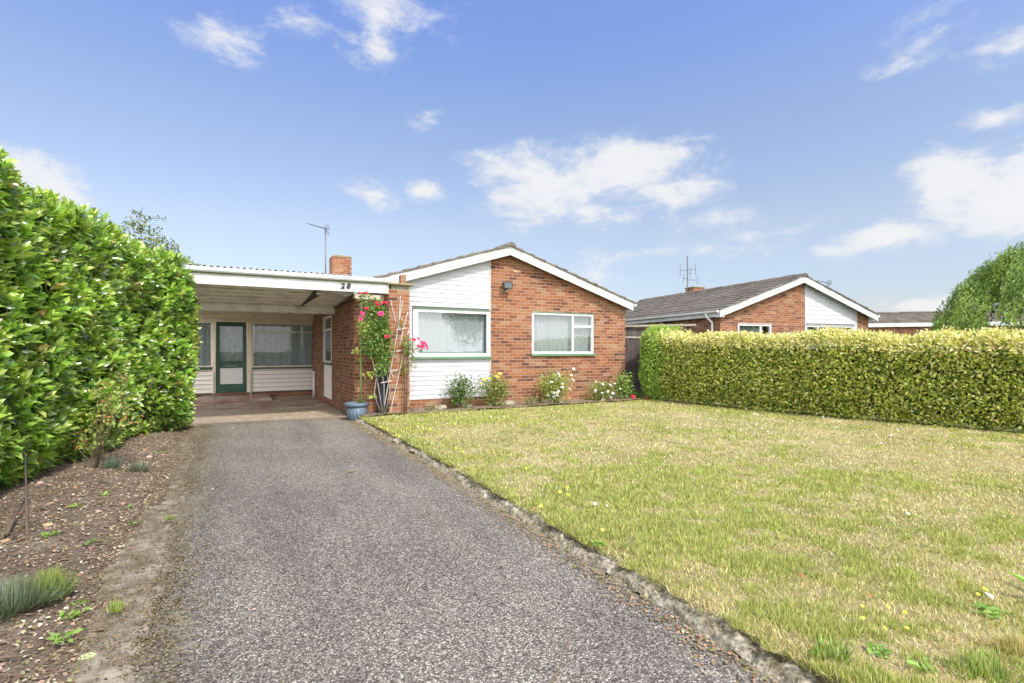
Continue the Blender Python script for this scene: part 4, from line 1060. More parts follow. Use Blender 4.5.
# stray tall shoots
sel = rg.choice(np.where(hz > .97)[0], 150); Ps = P[sel] + np.array([0, 0, 1])*rg.uniform(.02, .17, (150, 1)); parts += shoots(Ps, np.tile([0, 0, 1.], (150, 1)), 6, .13, .4, LC, [.2, .4, .3, .1, 0], rg, tip=.2)
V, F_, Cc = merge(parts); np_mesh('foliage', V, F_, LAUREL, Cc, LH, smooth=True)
core(LP, hgt, .3, 1.6, .3, 'shade_core', LH)
g = MB(); rr = random.Random(4)
pl, _ = polyline(LP, 30)
for i in range(26):
    bx, by = pl[rr.randrange(3, 23)]; bx -= rr.uniform(.25, .8); d = (rr.uniform(-.15, .5), rr.uniform(-.3, .3)); pth = []
    for k in range(6):
        f = k/5; pth.append((bx + d[0]*f + rr.uniform(-.03, .03), by + d[1]*f + rr.uniform(-.03, .03), -.02 + .95*f))
    MB().tube(pth, rr.uniform(.012, .028), .008, 6).build('stem', STEM, LH, smooth=True)

# right clipped hedge --------------------------------------------------
RP = [(HB[1].x+.25, HB[1].y+.3), (HB[1].x+.12, HB[1].y), *[(p.x, p.y) for p in HB[2:6]]]
RH = thing('privet_hedge', (9.8, -5, 0), 'long clipped yellow green hedge with pale new tips along the right of the lawn', 'hedge')
rhg = lambda s: 1.745 - .27*np.asarray(s) + .035*np.sin(np.asarray(s)*31) + .02*np.sin(np.asarray(s)*77)
rg = np.random.default_rng(9)
def small_hedge(path, hg, n1, cols, pr, tipc, rg, bulge=.05, thick=1.1, bottom=.1, side=1, ll=.042, rnd=.16, tipf=.88):
    P, N, hz, al = hedge_surface(path, hg, bottom, rnd, thick, n1, rg, side, bulge=bulge, seed=14); P = P + np.stack([0*P[:, 0], 0*P[:, 0], .05*(fbm(al, al*0, 1.7, 3)-.5)*(hz > .8)], 1)
    depth = rg.random(n1)**1.2 * .22; P = P - N*depth[:, None] + rg.normal(0, .012, (n1, 3))
    A = N*.55 + rg.normal(0, .6, (n1, 3)) + np.array([0, 0, .45]); Nn = N + np.array([0, 0, .9]) + rg.normal(0, .55, (n1, 3))
    c = pick(n1, cols, pr, .2, rg)
    tipm = ((hz > tipf - .1*rg.random(n1)) & (rg.random(n1) < .8)) | (rg.random(n1) < .10)
    c = np.where(tipm[:, None], pick(n1, tipc, None, .15, rg), c)
    L = ll*rg.uniform(.65, 1.3, n1)
    parts = [leaves(P, A, Nn, L, L*.55, c, 'diamond')]
    k = int(n1*.06); sel = rg.choice(np.where(hz > .97)[0], k); 
    Pt = P[sel] + np.stack([rg.normal(0, .01, k), rg.normal(0, .01, k), rg.random(k)**2*.09], 1)
    parts.append(leaves(Pt, rg.normal(0, .6, (k, 3)) + np.array([0, 0, .8]), rg.normal(0, 1, (k, 3)), ll*rg.uniform(.6, 1.1, k), ll*.5, pick(k, tipc, None, .12, rg), 'diamond'))
    return merge(parts)
V, F_, Cc = small_hedge(RP, rhg, 92000, [(.44, .52, .08), (.31, .40, .05), (.6, .65, .13), (.10, .15, .03), (.74, .72, .24)], [.25, .2, .18, .22, .15], [(.78, .74, .34), (.72, .7, .28), (.84, .78, .46)], rg, bulge=.09, ll=.062)
np_mesh('foliage', V, F_, PRIVET, Cc, RH)
core(RP, rhg, .0, 1.15, .25, 'shade_core', RH)

# fresh green bush at the hedge's far end
rg = np.random.default_rng(12)
BP = [(HB[1].x+1.15, HB[1].y+.9), (HB[1].x+.3, HB[1].y+.62), (HB[1].x-.02, HB[1].y+.35), (HB[1].x-.02, HB[1].y-.0), (HB[1].x+.3, HB[1].y-.35)]
BH = thing('green_bush', (9.3, -.8, 0), 'fresh bright green bush at the far end of the clipped hedge, beside the timber gate', 'bush')
V, F_, Cc = small_hedge(BP, lambda s: 1.86 + .07*np.sin(np.asarray(s)*19), 22000, [(.3, .46, .08), (.2, .34, .05), (.34, .5, .1)], [.4, .3, .3], [(.4, .55, .12), (.5, .6, .2)], rg, bulge=.1, thick=.7, ll=.055, rnd=.2)
np_mesh('foliage', V, F_, PRIVET, Cc, BH)
core(BP, lambda s: 1.8 + 0*np.asarray(s), .0, .6, .15, 'shade_core', BH)

# dark ivy spilling behind the gate
def blob_foliage(c, rad, n, ll, cols, pr, rng, tpl='diamond', lw=.55, shell=.5, up=.3, droop=0.0):
    d = unit(rng.normal(0, 1, (n, 3))); r = shell + (1-shell)*rng.random(n)**.5
    P = np.array(c) + d*r[:, None]*np.array(rad); lump = 1 + .18*(fbm(P[:, 0]+P[:, 2], P[:, 1]-P[:, 2], 2.5, 7)-.5)
    P = np.array(c) + (P - np.array(c))*lump[:, None]
    A = d*.6 + rng.normal(0, .5, (n, 3)) + np.array([0, 0, up-droop]); N = d + np.array([0, 0, .7]) + rng.normal(0, .5, (n, 3)); L = ll*rng.uniform(.65, 1.3, n)
    return leaves(P, A, N, L, L*lw, pick(n, cols, pr, .2, rng), tpl)

# climber over the carport's left corner, with a bare wiry twig
rg = np.random.default_rng(21)
IV = thing('climber', (-1.5, .2, 0), 'straggling leafy climber growing over the left corner of the carport roof', 'climbing plant')
parts = []
for (px, py, z, rx, rz_, n) in ((158, 252, 9.2, .35, .3, 500), (172, 262, 9.0, .3, .18, 350), (140, 238, 9.4, .35, .42, 500), (182, 273, 8.6, .12, .22, 160), (150, 262, 9.2, .4, .3, 500), (184, 266, 9.0, .25, .06, 160), (200, 268, 9.1, .2, .03, 70)):
    p = PZ(px, py, z); parts.append(blob_foliage(tuple(p), (rx, rx, rz_), n, .055, [(.1, .17, .04), (.2, .26, .06), (.3, .3, .08)], [.5, .3, .2], rg, shell=.2))
V, F_, Cc = merge(parts); np_mesh('foliage', V, F_, PRIVET, Cc, IV)
g = MB(); tw = []
for pts in ([(142, 250), (141, 235), (138, 222), (143, 207)], [(140, 228), (148, 219), (157, 218), (166, 219)], [(150, 250), (160, 240), (172, 246), (180, 252)], [(139, 232), (130, 225), (124, 222)], [(141, 214), (135, 212), (131, 213)]):
    path = [PZ(a, b_, 9.3) for a, b_ in pts]; MB().tube(path, .008, .003, 4).build('twig', STEM, IV)
    for a_, b_ in zip(path[:-1], path[1:]):
        for k in range(5): tw.append(a_.lerp(b_, k/5))
g.tube([PZ(150, 262, 9.2), PZ(146, 300, 9.2), (PZ(146, 340, 9.2).x, PZ(146, 340, 9.2).y, 0)], .02, .03, 6)
g.build('stem', STEM, IV)
tw = np.array([tuple(p) for p in tw]); tw = np.repeat(tw, 2, 0); m = len(tw)
V, F_, Cc = leaves(tw + rg.normal(0, .02, (m, 3)), rg.normal(0, 1, (m, 3)), rg.normal(0, 1, (m, 3)), rg.uniform(.03, .06, m), .03, pick(m, [(.12, .18, .05), (.18, .2, .08)], rng=rg)); np_mesh('twig_leaves', V, F_, PRIVET, Cc, IV)

# ------------------------------------------------------------------ weeping tree behind the right hedge
def weeping_tree():
    rg = np.random.default_rng(33); zc = 13.5; c = PZ(1116, 300, zc); top_ = PZ(1108, 228, zc).z
    t = thing('weeping_tree', (c.x, c.y, 0), 'dense weeping tree with drooping green branches behind the right end of the hedge', 'tree')
    g = MB(); g.tube([(c.x, c.y, -.05), (c.x+.05, c.y, 1.0), (c.x-.03, c.y+.03, 2.2), (c.x, c.y, 3.2)], .16, .07, 10)
    rad = 3.5; parts = []; 
    for i in range(14):
        a = i*2*math.pi/14 + .2; g.tube([(c.x, c.y, 2.6+.04*i), (c.x+math.cos(a)*.9, c.y+math.sin(a)*.9, 3.5), (c.x+math.cos(a)*2.0, c.y+math.sin(a)*2.0, 3.45), (c.x+math.cos(a)*2.8, c.y+math.sin(a)*2.8, 2.6)], .05, .01, 6)
    g.build('trunk', STEM, t, smooth=True)
    n = 900
    for i in range(n):                   # hanging strands over a dome
        a = rg.uniform(0, 2*np.pi); r0 = rad*math.sqrt(rg.random()); lump = 1 + .13*math.sin(a*5+1) + .08*math.sin(a*11)
        r0 *= lump; zt_ = top_ - 1.75*(r0/rad)**2.6 + rg.normal(0, .09); ln = rg.uniform(.7, 1.5)
        m = int(ln*60); f = np.sort(rg.random(m))[:, None]
        bx, by = c.x + math.cos(a)*r0, c.y + math.sin(a)*r0
        P = np.concatenate([bx + math.cos(a)*.35*np.sqrt(f), by + math.sin(a)*.35*np.sqrt(f), zt_ - ln*f], 1) + rg.normal(0, .05, (m, 3))
        A = np.stack([rg.normal(0, .35, m) + math.cos(a)*.3, rg.normal(0, .35, m) + math.sin(a)*.3, -np.ones(m)*.7], 1)
        N = np.tile([math.cos(a), math.sin(a), .8], (m, 1)) + rg.normal(0, .4, (m, 3))
        base = np.array([(.24, .36, .08), (.33, .46, .1), (.45, .56, .16), (.13, .21, .05)][rg.choice(4, p=[.35, .3, .15, .2])])
        parts.append(leaves(P, A, N, rg.uniform(.08, .15, m), rg.uniform(.035, .06, m), base[None]*rg.uniform(.75, 1.3, (m, 1)), 'diamond'))
    V, F_, Cc = merge(parts); np_mesh('crown', V, F_, PRIVET, Cc, t)
weeping_tree()
def round_tree(c, rad, h, label, seed):
    rg = np.random.default_rng(seed); t = thing('tree', (c[0], c[1], 0), label, 'tree')
    MB().tube([(c[0], c[1], -.05), (c[0], c[1], h*.35), (c[0]+.2, c[1], h*.7)], .22, .08, 8).build('trunk', STEM, t, smooth=True)
    parts = [blob_foliage((c[0]+rg.normal(0, rad*.5), c[1]+rg.normal(0, rad*.5), h*.65+rg.normal(0, rad*.35)), (rad*.5,)*3, 900, .2, [(.06, .1, .03), (.1, .15, .04)], [.5, .5], rg, shell=.3) for k in range(14)]
    V, F_, Cc = merge(parts); np_mesh('crown', V, F_, PRIVET, Cc, t)
round_tree((19.5, -30, 0), 3.0, 8, 'round leafy tree across the road, right of the facing bungalow', 3)

# ------------------------------------------------------------------ SHRUBS below the windows
PET = {}
def petal_mat(name, c):
    if name not in PET: PET[name] = mat_flat(name, c, .55, 0, .12)
    return PET[name]
def flower_mesh(name, r, mat, layers=3, centre=None, seed=0):
    rr = random.Random(seed); g = MB()
    for l in range(layers):
        k = 6 - l; q = r*(1 - .28*l)
        for i in range(k):
            a = 2*math.pi*(i + .5*l)/k; e = .25 + .38*l
            d = Vector((math.cos(a), math.sin(a), 0)); s = Vector((-math.sin(a), math.cos(a), 0))
            b0 = Vector((0, 0, .0)); m = d*q*.6 + UP*q*e*.6; t_ = d*q + UP*q*e*1.2
            g.add([b0, m - s*q*.42 + UP*q*.12, t_ - s*q*.18, t_ + s*q*.18, m + s*q*.42 + UP*q*.12], [(0, 1, 2, 3, 4)])
    me = bpy.data.meshes.new(name); me.from_pydata(g.v, [], g.f); me.materials.append(mat); return me
RED = flower_mesh('rose_red', .05, petal_mat('red_petals', (.62, .02, .07)), 4)
PINKR = flower_mesh('rose_pink', .05, petal_mat('pink_petals', (.75, .05, .2)), 4)
WHT = flower_mesh('rose_white', .04, petal_mat('white_petals', (.8, .8, .78)), 3)
YEL = flower_mesh('rose_yellow', .045, petal_mat('yellow_petals', (.75, .68, .1)), 4)
def put_flower(me, p, parent, s=1.0, name='flower', tilt=.8, rr=random):
    o = bpy.data.objects.new(name, me); C.objects.link(o)
    loc = wm(parent).inverted() @ Vector(p); o.location = loc; o.scale = (s, s, s)
    o.rotation_euler = (tilt + rr.uniform(-.4, .4), rr.uniform(-.4, .4), rr.uniform(-.6, .6)); o.parent = parent; return o

def shrub(px, py_base, py_top, wpx, v, label, cols, pr, n, ll, fl=None, nf=0, dens=.3, seed=0, name='rose_bush', airy=True, extraf=()):
    rg = np.random.default_rng(seed); rr = random.Random(seed)
    b_ = PV(px, py_base, v); z = zdepth(b_.x, b_.y); h = PV(px, py_top, v).z; rad = wpx/2*z/F
    t = thing(name, (b_.x, v, .06), label, 'bush'); g = MB(); tips = []
    for i in range(9):
        a = rr.uniform(0, 2*math.pi); r_ = rad*rr.uniform(.2, .85); hh = h*rr.uniform(.6, .97); pth = []
        for k in range(5):
            f = k/4; pth.append((b_.x + math.cos(a)*r_*f**1.3 + rr.uniform(-.015, .015), v + math.sin(a)*r_*.6*f**1.3, .05 + (hh-.05)*f))
        g.tube(pth, .011, .004, 5); tips.append(pth)
    g.build('stems', STEM, t, smooth=True); P = []
    for pth in tips:
        for k in range(int(n*1.8)//9):
            f = 1 - rg.random()**1.4*.72; i = min(3, int(f*4)); q = Vector(pth[i]).lerp(Vector(pth[i+1]), f*4-i); s = rad*dens*(1.3 - .5*f)
            P.append((q.x + rg.normal(0, s), q.y + rg.normal(0, s*.7), q.z + rg.normal(0, s*.8)))
    P = np.array(P); P[:, 2] = np.maximum(P[:, 2], .08); P[:, 1] = np.minimum(P[:, 1], -.05); m = len(P)
    L = ll*rg.uniform(.6, 1.3, m)
    V, F_, Cc = leaves(P, rg.normal(0, .8, (m, 3)) + np.array([0, 0, .2]), rg.normal(0, .6, (m, 3)) + np.array([0, -.4, .9]), L, L*.6, pick(m, cols, pr, .2, rg)); np_mesh('foliage', V, F_, PRIVET, Cc, t)
    for i in range(nf):
        q = P[rg.integers(m)]; put_flower(fl, (q[0] + rg.normal(0, .02), min(-.07, q[1] - .06 - rad*.3*rg.random()), q[2] + .02), t, rr.uniform(.75, 1.2), rr=rr)
    for (me, fx, fy) in extraf:
        q = PV(fx, fy, v - .15); put_flower(me, tuple(q), t, rr.uniform(.9, 1.2), rr=rr)
    return t
DG = [(.07, .13, .03), (.11, .19, .045), (.17, .25, .06)]; MG = [(.13, .2, .04), (.22, .3, .06), (.33, .38, .1)]; YG = [(.3, .38, .08), (.42, .46, .12), (.2, .28, .06)]
shrub(459, 414, 376, 36, -.4, 'open dark green rose bush under the picture window, nearest the brick pier', DG, None, 620, .055, seed=1, dens=.3)
shrub(494, 414, 375, 34, -.4, 'rose bush with yellow blooms in front of the join of white boards and brick', MG, None, 800, .05, seed=2, dens=.3, extraf=((YEL, 484, 380), (YEL, 489, 379), (YEL, 481, 384), (YEL, 500, 374), (YEL, 497, 377)))
shrub(555, 412, 375, 36, -.42, 'bushy yellow green plant covered in white flowers below the gable window', YG, None, 1300, .05, WHT, 22, seed=3, dens=.34, name='flowering_bush')
shrub(599, 410, 383, 32, -.42, 'low white flowered bush right of the gable window, near the wall corner', MG, None, 900, .045, WHT, 16, seed=4, dens=.36, name='flowering_bush')
shrub(623, 407, 374, 26, -.42, 'fresh green leafy bush at the right corner of the brick gable', [(.22, .36, .07), (.3, .42, .1), (.16, .26, .06)], None, 520, .06, seed=5, dens=.3, name='leafy_bush')
shrub(648, 404, 396, 12, -.75, 'tiny reddish leafed plant at the foot of the green bush', [(.4, .16, .1), (.3, .2, .1)], None, 90, .035, seed=6, name='small_plant')
shrub(637, 405, 392, 18, -.5, 'small plant carrying one bright red bloom beside the timber gate', DG, None, 160, .05, seed=7, name='small_plant', extraf=((RED, 633, 397), (RED, 633.5, 397.5)))
shrub(529, 411, 396, 26, -.45, 'low scruffy plant between the yellow rose and the white flowered bush', [(.2, .24, .08), (.3, .3, .12)], None, 240, .035, seed=8, name='low_plant')
shrub(430, 413, 404, 24, -.45, 'low weedy plant beside the foot of the brick pier', [(.2, .26, .08), (.32, .3, .1)], None, 120, .03, seed=9, name='low_plant')
# rocks on the border
rk = []
for i, (px, py, w_) in enumerate(((548, 404, .17), (508, 406, .16), (466, 409, .13), (615, 404, .12), (440, 410, .13), (533, 406, .09))):
    p = PV(px, py, -.2); lab = ['pale rock on the flower bed behind the white flowered bush', 'grey rock on the flower bed beside the yellow rose', 'flat rock at the foot of the dark green rose bush', 'pale rock at the foot of the low white bush', 'small rock on the bed next to the brick pier', 'smallest rock in the middle of the flower bed'][i]
    MB().ball((p.x, -.22, .1), w_, (1.2, .8, .6), 9, 6, .14).build('rock', STONE, smooth=True, label=lab, cat='rock')

# ------------------------------------------------------------------ climbing rose, trellis, pot, bin
CR = thing('climbing_rose', (2.5, -.6, 0), 'climbing rose with crimson blooms trained up the brick wall left of the pier', 'climbing plant')
rg = np.random.default_rng(51); rr = random.Random(51); g = MB(); parts = []
yv = -.62
def rp(px, py, dy=0): return PV(px, py, yv + dy)
RSTEM = mat_flat('grey_rose_stem', (.32, .27, .22), .9, 0, .25)
canes = [[(383, 415), (378, 385), (370, 350), (366, 320), (364, 300)], [(384, 415), (384, 385), (378, 350), (378, 320), (382, 300)], [(385, 416), (390, 390), (385, 365), (376, 340)], [(382, 415), (374, 395), (377, 370), (382, 345), (370, 330)]]
for cn in canes: MB().tube([rp(a_, b_, rr.uniform(-.04, .04)) for a_, b_ in cn], .014, .006, 6).build('stem', RSTEM, CR, smooth=True)
for (px, py, rx, rz_, n, k) in ((376, 318, .22, .36, 1100, 0), (371, 340, .22, .32, 800, 0), (382, 335, .16, .38, 700, 0), (384, 360, .14, .3, 300, 0), (390, 345, .1, .3, 120, 0), (366, 300, .13, .16, 150, 0), (363, 328, .12, .18, 170, 1), (380, 365, .12, .26, 170, 0), (378, 352, .18, .2, 260, 0), (356, 352, .07, .05, 30, 1), (370, 375, .1, .06, 60, 1), (372, 396, .07, .04, 28, 1)):
    p = rp(px, py); parts.append(blob_foliage((p.x, p.y-.02, p.z), (rx, .13, rz_), n, .055, [(.1, .19, .045), (.18, .29, .07), (.3, .42, .1)] if not k else [(.34, .46, .1), (.42, .5, .12)], None, rg, shell=.1))
V, F_, Cc = merge(parts); np_mesh('foliage', V, F_, PRIVET, Cc, CR)
for (px, py, me, s) in ((360, 294, RED, .9), (366, 293.5, RED, .9), (376, 303, RED, .8), (366, 309, RED, 1), (362, 314, PINKR, 1), (360.5, 319, PINKR, .9), (381, 314, PINKR, 1.2), (378, 305, RED, .8), (387, 337, RED, 1), (386, 303, RED, .7), (383, 302.5, RED, .7)):
    put_flower(me, tuple(rp(px, py, -.18)), CR, s, rr=rr, name='rose_bloom')
CR2 = thing('climbing_rose', (3.1, -.66, 0), 'sparse climbing rose with crimson blooms leaning right of the brick pier', 'climbing plant')
g = MB()
for cn in ([(404, 414), (405, 380), (403, 350), (408, 335), (413, 340)], [(406, 414), (407, 385), (406, 360), (412, 350), (424, 345)]): MB().tube([rp(a_, b_, -.05) for a_, b_ in cn], .014, .006, 6).build('stem', STEM, CR2, smooth=True)
parts = []
for (px, py, rx, rz_, n) in ((406, 345, .1, .2, 130), (411, 350, .1, .2, 110), (413, 365, .06, .14, 50), (404, 370, .08, .2, 60), (402, 322, .05, .12, 30), (420, 349, .08, .05, 40)):
    p = rp(px, py, -.06); parts.append(blob_foliage((p.x, p.y, p.z), (rx, .08, rz_), n, .05, [(.14, .2, .05), (.25, .33, .08), (.35, .4, .12)], None, rg, shell=.1))
V, F_, Cc = merge(parts); np_mesh('foliage', V, F_, PRIVET, Cc, CR2)
for (px, py, s) in ((414, 340, .9), (418, 339, .8), (421, 343, 1), (424, 343.5, 1.1), (426, 346, .9), (422, 347, 1), (427, 349, .7), (418, 346, .7)): put_flower(PINKR if s > .9 else RED, tuple(rp(px, py, -.12)), CR2, s, rr=rr, name='rose_bloom')

# trellis: thin white laths fanned against the pier
TR = thing('trellis', (2.9, -.6, 0), 'broken white lath trellis fanned against the front of the brick pier', 'trellis')
WL = mat_flat('white_lath', (.7, .69, .66), .6, 0, .2)
for (x0, y0, x1, y1) in ((384, 412, 403, 300), (391, 412, 409, 330), (380, 350, 394, 378), (391, 300, 396, 322), (401, 296, 399, 330), (400, 345, 408, 312)):
    a_, b_ = rp(x0, y0, -.02), rp(x1, y1, .02); a_.y = -.60 + .0; b_.y = -.585; MB().tube([a_, b_], .007, n=4).build('lath', WL, TR)
for k, (x0, x1, yy) in enumerate(((381, 392, 383), (394, 404, 352), (396, 407, 330), (388, 398, 372))):
    a_, b_ = rp(x0, yy), rp(x1, yy-2); a_.y = b_.y = -.61; MB().tube([a_, b_], .008, n=4).build('cross_lath', WL, TR)

# dark blue bin between nib wall and pier
x0, x1 = PV(376.5, 400, -.52).x, PV(388.5, 400, -.52).x; zt_ = PV(382, 370, -.52).z
NAVY = mat_flat('navy_plastic', (.018, .028, .06), .45)
x0, x1 = PV(376.5, 400, -.35).x, PV(388.5, 400, -.35).x
BN = thing('storage_bin', ((x0+x1)/2, -.55, 0), 'narrow dark blue plastic bin standing behind the rose stems beside the pier', 'bin')
g = MB().add([(x0+.02,-.42,.07),(x1-.02,-.42,.07),(x1-.02,-.31,.07),(x0+.02,-.31,.07),(x0,-.44,zt_),(x1,-.44,zt_),(x1,-.305,zt_),(x0,-.305,zt_)], [(0,3,2,1),(4,5,6,7),(0,1,5,4),(1,2,6,5),(2,3,7,6),(3,0,4,7)])
g.build('body', NAVY, BN, bevel=.015)
MB().box(x0-.012, x1+.012, -.455, -.302, zt_+.002, zt_+.045).build('lid', NAVY, BN, bevel=.012)
for k in (0, 1): MB().tube([(x0+.03 + k*(x1-x0-.06), -.45, .1), (x0+.05 + k*(x1-x0-.1), -.42, .1)], .05, n=12).build('wheel', BLACK, BN, smooth=True)

# blue plant pot with ribbed side and a cane
p = PV(356.5, 410, -.45); pc = (p.x, -.45, .0); rpot = .215
PT = thing('plant_pot', pc, 'round slate blue ribbed plant pot standing at the corner of the carport', 'plant pot')
BLUE = mat_flat('slate_blue_plastic', (.11, .16, .21), .5, 0, .2)
g = MB().lathe([(0, .0), (rpot*.74, .0), (rpot*.78, .02), (rpot*.93, .27), (rpot*.86, .27), (rpot*.84, .22)], pc, 32)
for i in range(18):
    a = 2*math.pi*i/18; g.tube([(pc[0]+math.cos(a)*rpot*.77, pc[1]+math.sin(a)*rpot*.77, .015), (pc[0]+math.cos(a)*rpot*.935, pc[1]+math.sin(a)*rpot*.935, .265)], .009, n=5)
g.build('body', BLUE, PT, smooth=True)
MB().lathe([(rpot*.86, .271), (rpot*1.03, .271), (rpot*1.05, .29), (rpot*1.05, .325), (rpot*1.0, .335), (rpot*.9, .335), (rpot*.86, .271)], pc, 32).build('rim', BLUE, PT, smooth=True)
MB().lathe([(0, .235), (rpot*.85, .225)], pc, 24).build('soil', SOIL, PT)
CN = thing('potted_climber', (pc[0]+.08, pc[1]+.02, .23), 'green cane with a straggly stem rising from the blue plant pot', 'plant')
cx, cy = pc[0]+.09, pc[1]+.03; ct = PV(362, 300, cy)
MB().tube([(cx, cy, .22), (cx, cy, 1.3), (cx+.01, cy, ct.z)], .017, .015, 6).build('cane', mat_flat('green_cane', (.25, .36, .13), .6, 0, .2), CN, smooth=True)
V, F_, Cc = merge([blob_foliage((cx, cy, .33), (.07, .07, .1), 40, .05, DG, None, rg, shell=.1), blob_foliage((cx, cy, 1.5), (.06, .05, .9), 40, .045, YG, None, rg, shell=.1)]); np_mesh('foliage', V, F_, PRIVET, Cc, CN)
g = MB(); g.tube([(cx-.03, cy, .22), (cx-.05, cy+.02, .4), (cx+.01, cy, .6)], .007, .004, 5); g.build('stem', STEM, CN)

# ------------------------------------------------------------------ left bed plants, weeds
def tuft(name, label, c, n, L0, L1, spread, cols, seed, wd=.004, cat='plant', lean=.8, kind=None):
    rg = np.random.default_rng(seed); a = rg.uniform(0, 2*np.pi, n); r_ = rg.random(n)**.6*spread*(.8 + .35*np.sin(a*3 + seed) + .2*np.sin(a*7))
    P = np.stack([c[0]+np.cos(a)*r_*.5, c[1]+np.sin(a)*r_*.5, np.full(n, c[2])], 1)
    ln = r_/spread*lean*rg.uniform(.6, 1.4, n) + .08; a2 = a + rg.normal(0, .8, n)
    A = np.stack([np.cos(a2)*ln, np.sin(a2)*ln, np.ones(n)], 1); N = np.stack([np.cos(a2), np.sin(a2), -ln], 1) * -1
    L = rg.uniform(L0, L1, n); V, F_, Cc = leaves(P, A, -N, L, wd*rg.uniform(.7, 1.4, n), pick(n, cols, var=.25, rng=rg), 'blade')
    return np_mesh(name, V, F_, GRASS, Cc, label=label, cat=cat)
def gp(px, py):
    p = PG(px, py, .04); z = float(bed_z(np.array([p.x]), np.array([p.y]))[0]) if p.x < -.67 else .04; return (p.x, p.y, z)
BG = [(.17, .24, .15), (.25, .32, .21), (.1, .15, .08), (.34, .4, .28), (.38, .36, .2)]
tuft('fescue_tuft', 'spiky blue green fescue clump at the left edge of the picture', gp(12, 615), 1500, .07, .17, .26, BG, 1, .004, lean=1.5)
tuft('grass_tuft', 'yellow green grass tuft beside the blue green fescue clump', gp(48, 598), 700, .08, .17, .16, [(.3, .38, .08), (.42, .46, .14), (.22, .32, .06)], 2, .0045)
tuft('lavender_tuft', 'grey green lavender clump at the foot of the hedge, nearer the edging', gp(138, 472), 420, .06, .14, .2, BG, 3, .005, lean=1.8)
tuft('lavender_tuft', 'smaller grey green clump left of the lavender clump', gp(112, 474), 220, .06, .12, .14, [(.12, .18, .12), (.2, .27, .18)], 4, .006)
tuft('grass_tuft', 'bright grass tuft growing in the crack of the concrete edging', gp(116, 611), 90, .03, .07, .08, [(.3, .42, .08), (.4, .46, .12)], 5, .005)
tuft('grass_tuft', 'low bright green tuft on the concrete edging, farther from the camera', gp(170, 520), 60, .02, .05, .1, [(.2, .28, .06), (.3, .34, .1)], 15, .005)
LEAFM = mat_leaf('weed_leaves', .45, .25, .4, (1.1, 1.3, .5))
def weed(label, c, n, L, seed, cols=((.2, .36, .06), (.3, .46, .1), (.26, .4, .08)), flat=.5, wd=.42):
    rg = np.random.default_rng(seed); a = rg.uniform(0, 2*np.pi, n); P = np.array(c) + np.stack([rg.normal(0, L*.5, n), rg.normal(0, L*.5, n), rg.uniform(0, L*.25, n)], 1)
    A = np.stack([np.cos(a), np.sin(a), rg.uniform(.1, flat*1.5, n)], 1); N = np.stack([rg.normal(0, .3, n), rg.normal(0, .3, n), np.ones(n)], 1)
    Ls = L*rg.uniform(.5, 1.1, n); V, F_, Cc = leaves(P, A, N, Ls, Ls*wd, pick(n, cols, rng=rg), 'laurel'); np_mesh('weed', V, F_, LEAFM, Cc, smooth=True, label=label, cat='weed')
for i, (px, py, n, L, lab) in enumerate(((70, 612, 22, .05, 'bright green weed right of the fescue clump'), (62, 640, 16, .05, 'leafy green weed below the fescue clump, near the edging'), (78, 598, 12, .04, 'small green weed against the concrete edging'), (50, 545, 18, .05, 'green weed in the middle of the bed, above the fescue'),
      (92, 542, 12, .05, 'dark green weed in the middle of the bed beside the edging'), (128, 508, 12, .05, 'green weed close to the edging, below the lavender clump'), (134, 524, 10, .04, 'little green weed on the inner side of the edging'), (105, 500, 14, .05, 'green weed under the hedge left of the lavender clump'), (75, 515, 10, .05, 'small weed under the hedge in the shade'), (160, 452, 14, .06, 'yellow green weed at the edge of the bed near the hedge end'))):
    weed(lab, gp(px, py), n, L, 70+i)
# sapling with orange tips in front of the hedge
SP = thing('sapling', gp(75, 478), 'young shoot with orange and yellow leaves in front of the laurel hedge', 'sapling')
bx, by, bz = gp(75, 478); rg = np.random.default_rng(61); g = MB(); P = []
for (px, py) in ((118, 372), (105, 395), (90, 410), (128, 392), (75, 430), (100, 430), (60, 445), (132, 420), (125, 405), (112, 415), (85, 440), (98, 385)):
    zz = 5.6; q = PZ(px, py, zz); g.tube([(bx+.15, by+.1, bz), Vector((bx+.15, by+.1, bz)).lerp(q, .5)+Vector((0, 0, .08)), q], .005, .003, 5)
    for k in range(34): w_ = Vector((bx+.15, by+.1, bz)).lerp(q, 1 - abs(rg.normal(0, .15))); P.append((w_.x+rg.normal(0, .06), w_.y+rg.normal(0, .06), w_.z+rg.normal(0, .05)))
g.build('stems', STEM, SP, smooth=True); P = np.array(P); m = len(P)
V, F_, Cc = leaves(P, rg.normal(0, .7, (m, 3))+np.array([.3, -.3, .3]), rg.normal(0, .5, (m, 3))+np.array([.3, -.5, .8]), rg.uniform(.035, .07, m), rg.uniform(.015, .03, m), pick(m, [(.34, .42, .1), (.5, .5, .14), (.55, .26, .1), (.24, .34, .07)], [.33, .3, .17, .2], rng=rg), 'laurel'); np_mesh('foliage', V, F_, LEAFM, Cc, SP)
# sticks
def stick(label, pts, r_):
    MB().tube([Vector((*gp(a_, b_)[:2], gp(a_, b_)[2] + h)) for a_, b_, h in pts], r_, r_*.6, 6).build('stick', STEM, smooth=True, label=label, cat='stick')
stick('thin dark stick lying on the soil at the lower left corner', [(-6, 668, .03), (20, 660, .03), (42, 650, .04)], .007)
stick('bare brown stem standing up from the bed under the hedge', [(27, 545, 0), (26, 520, .15), (25, 500, .35)], .009)
stick('crooked dark branch lying under the laurel hedge', [(6, 548, .03), (14, 535, .06), (24, 522, .1)], .014)

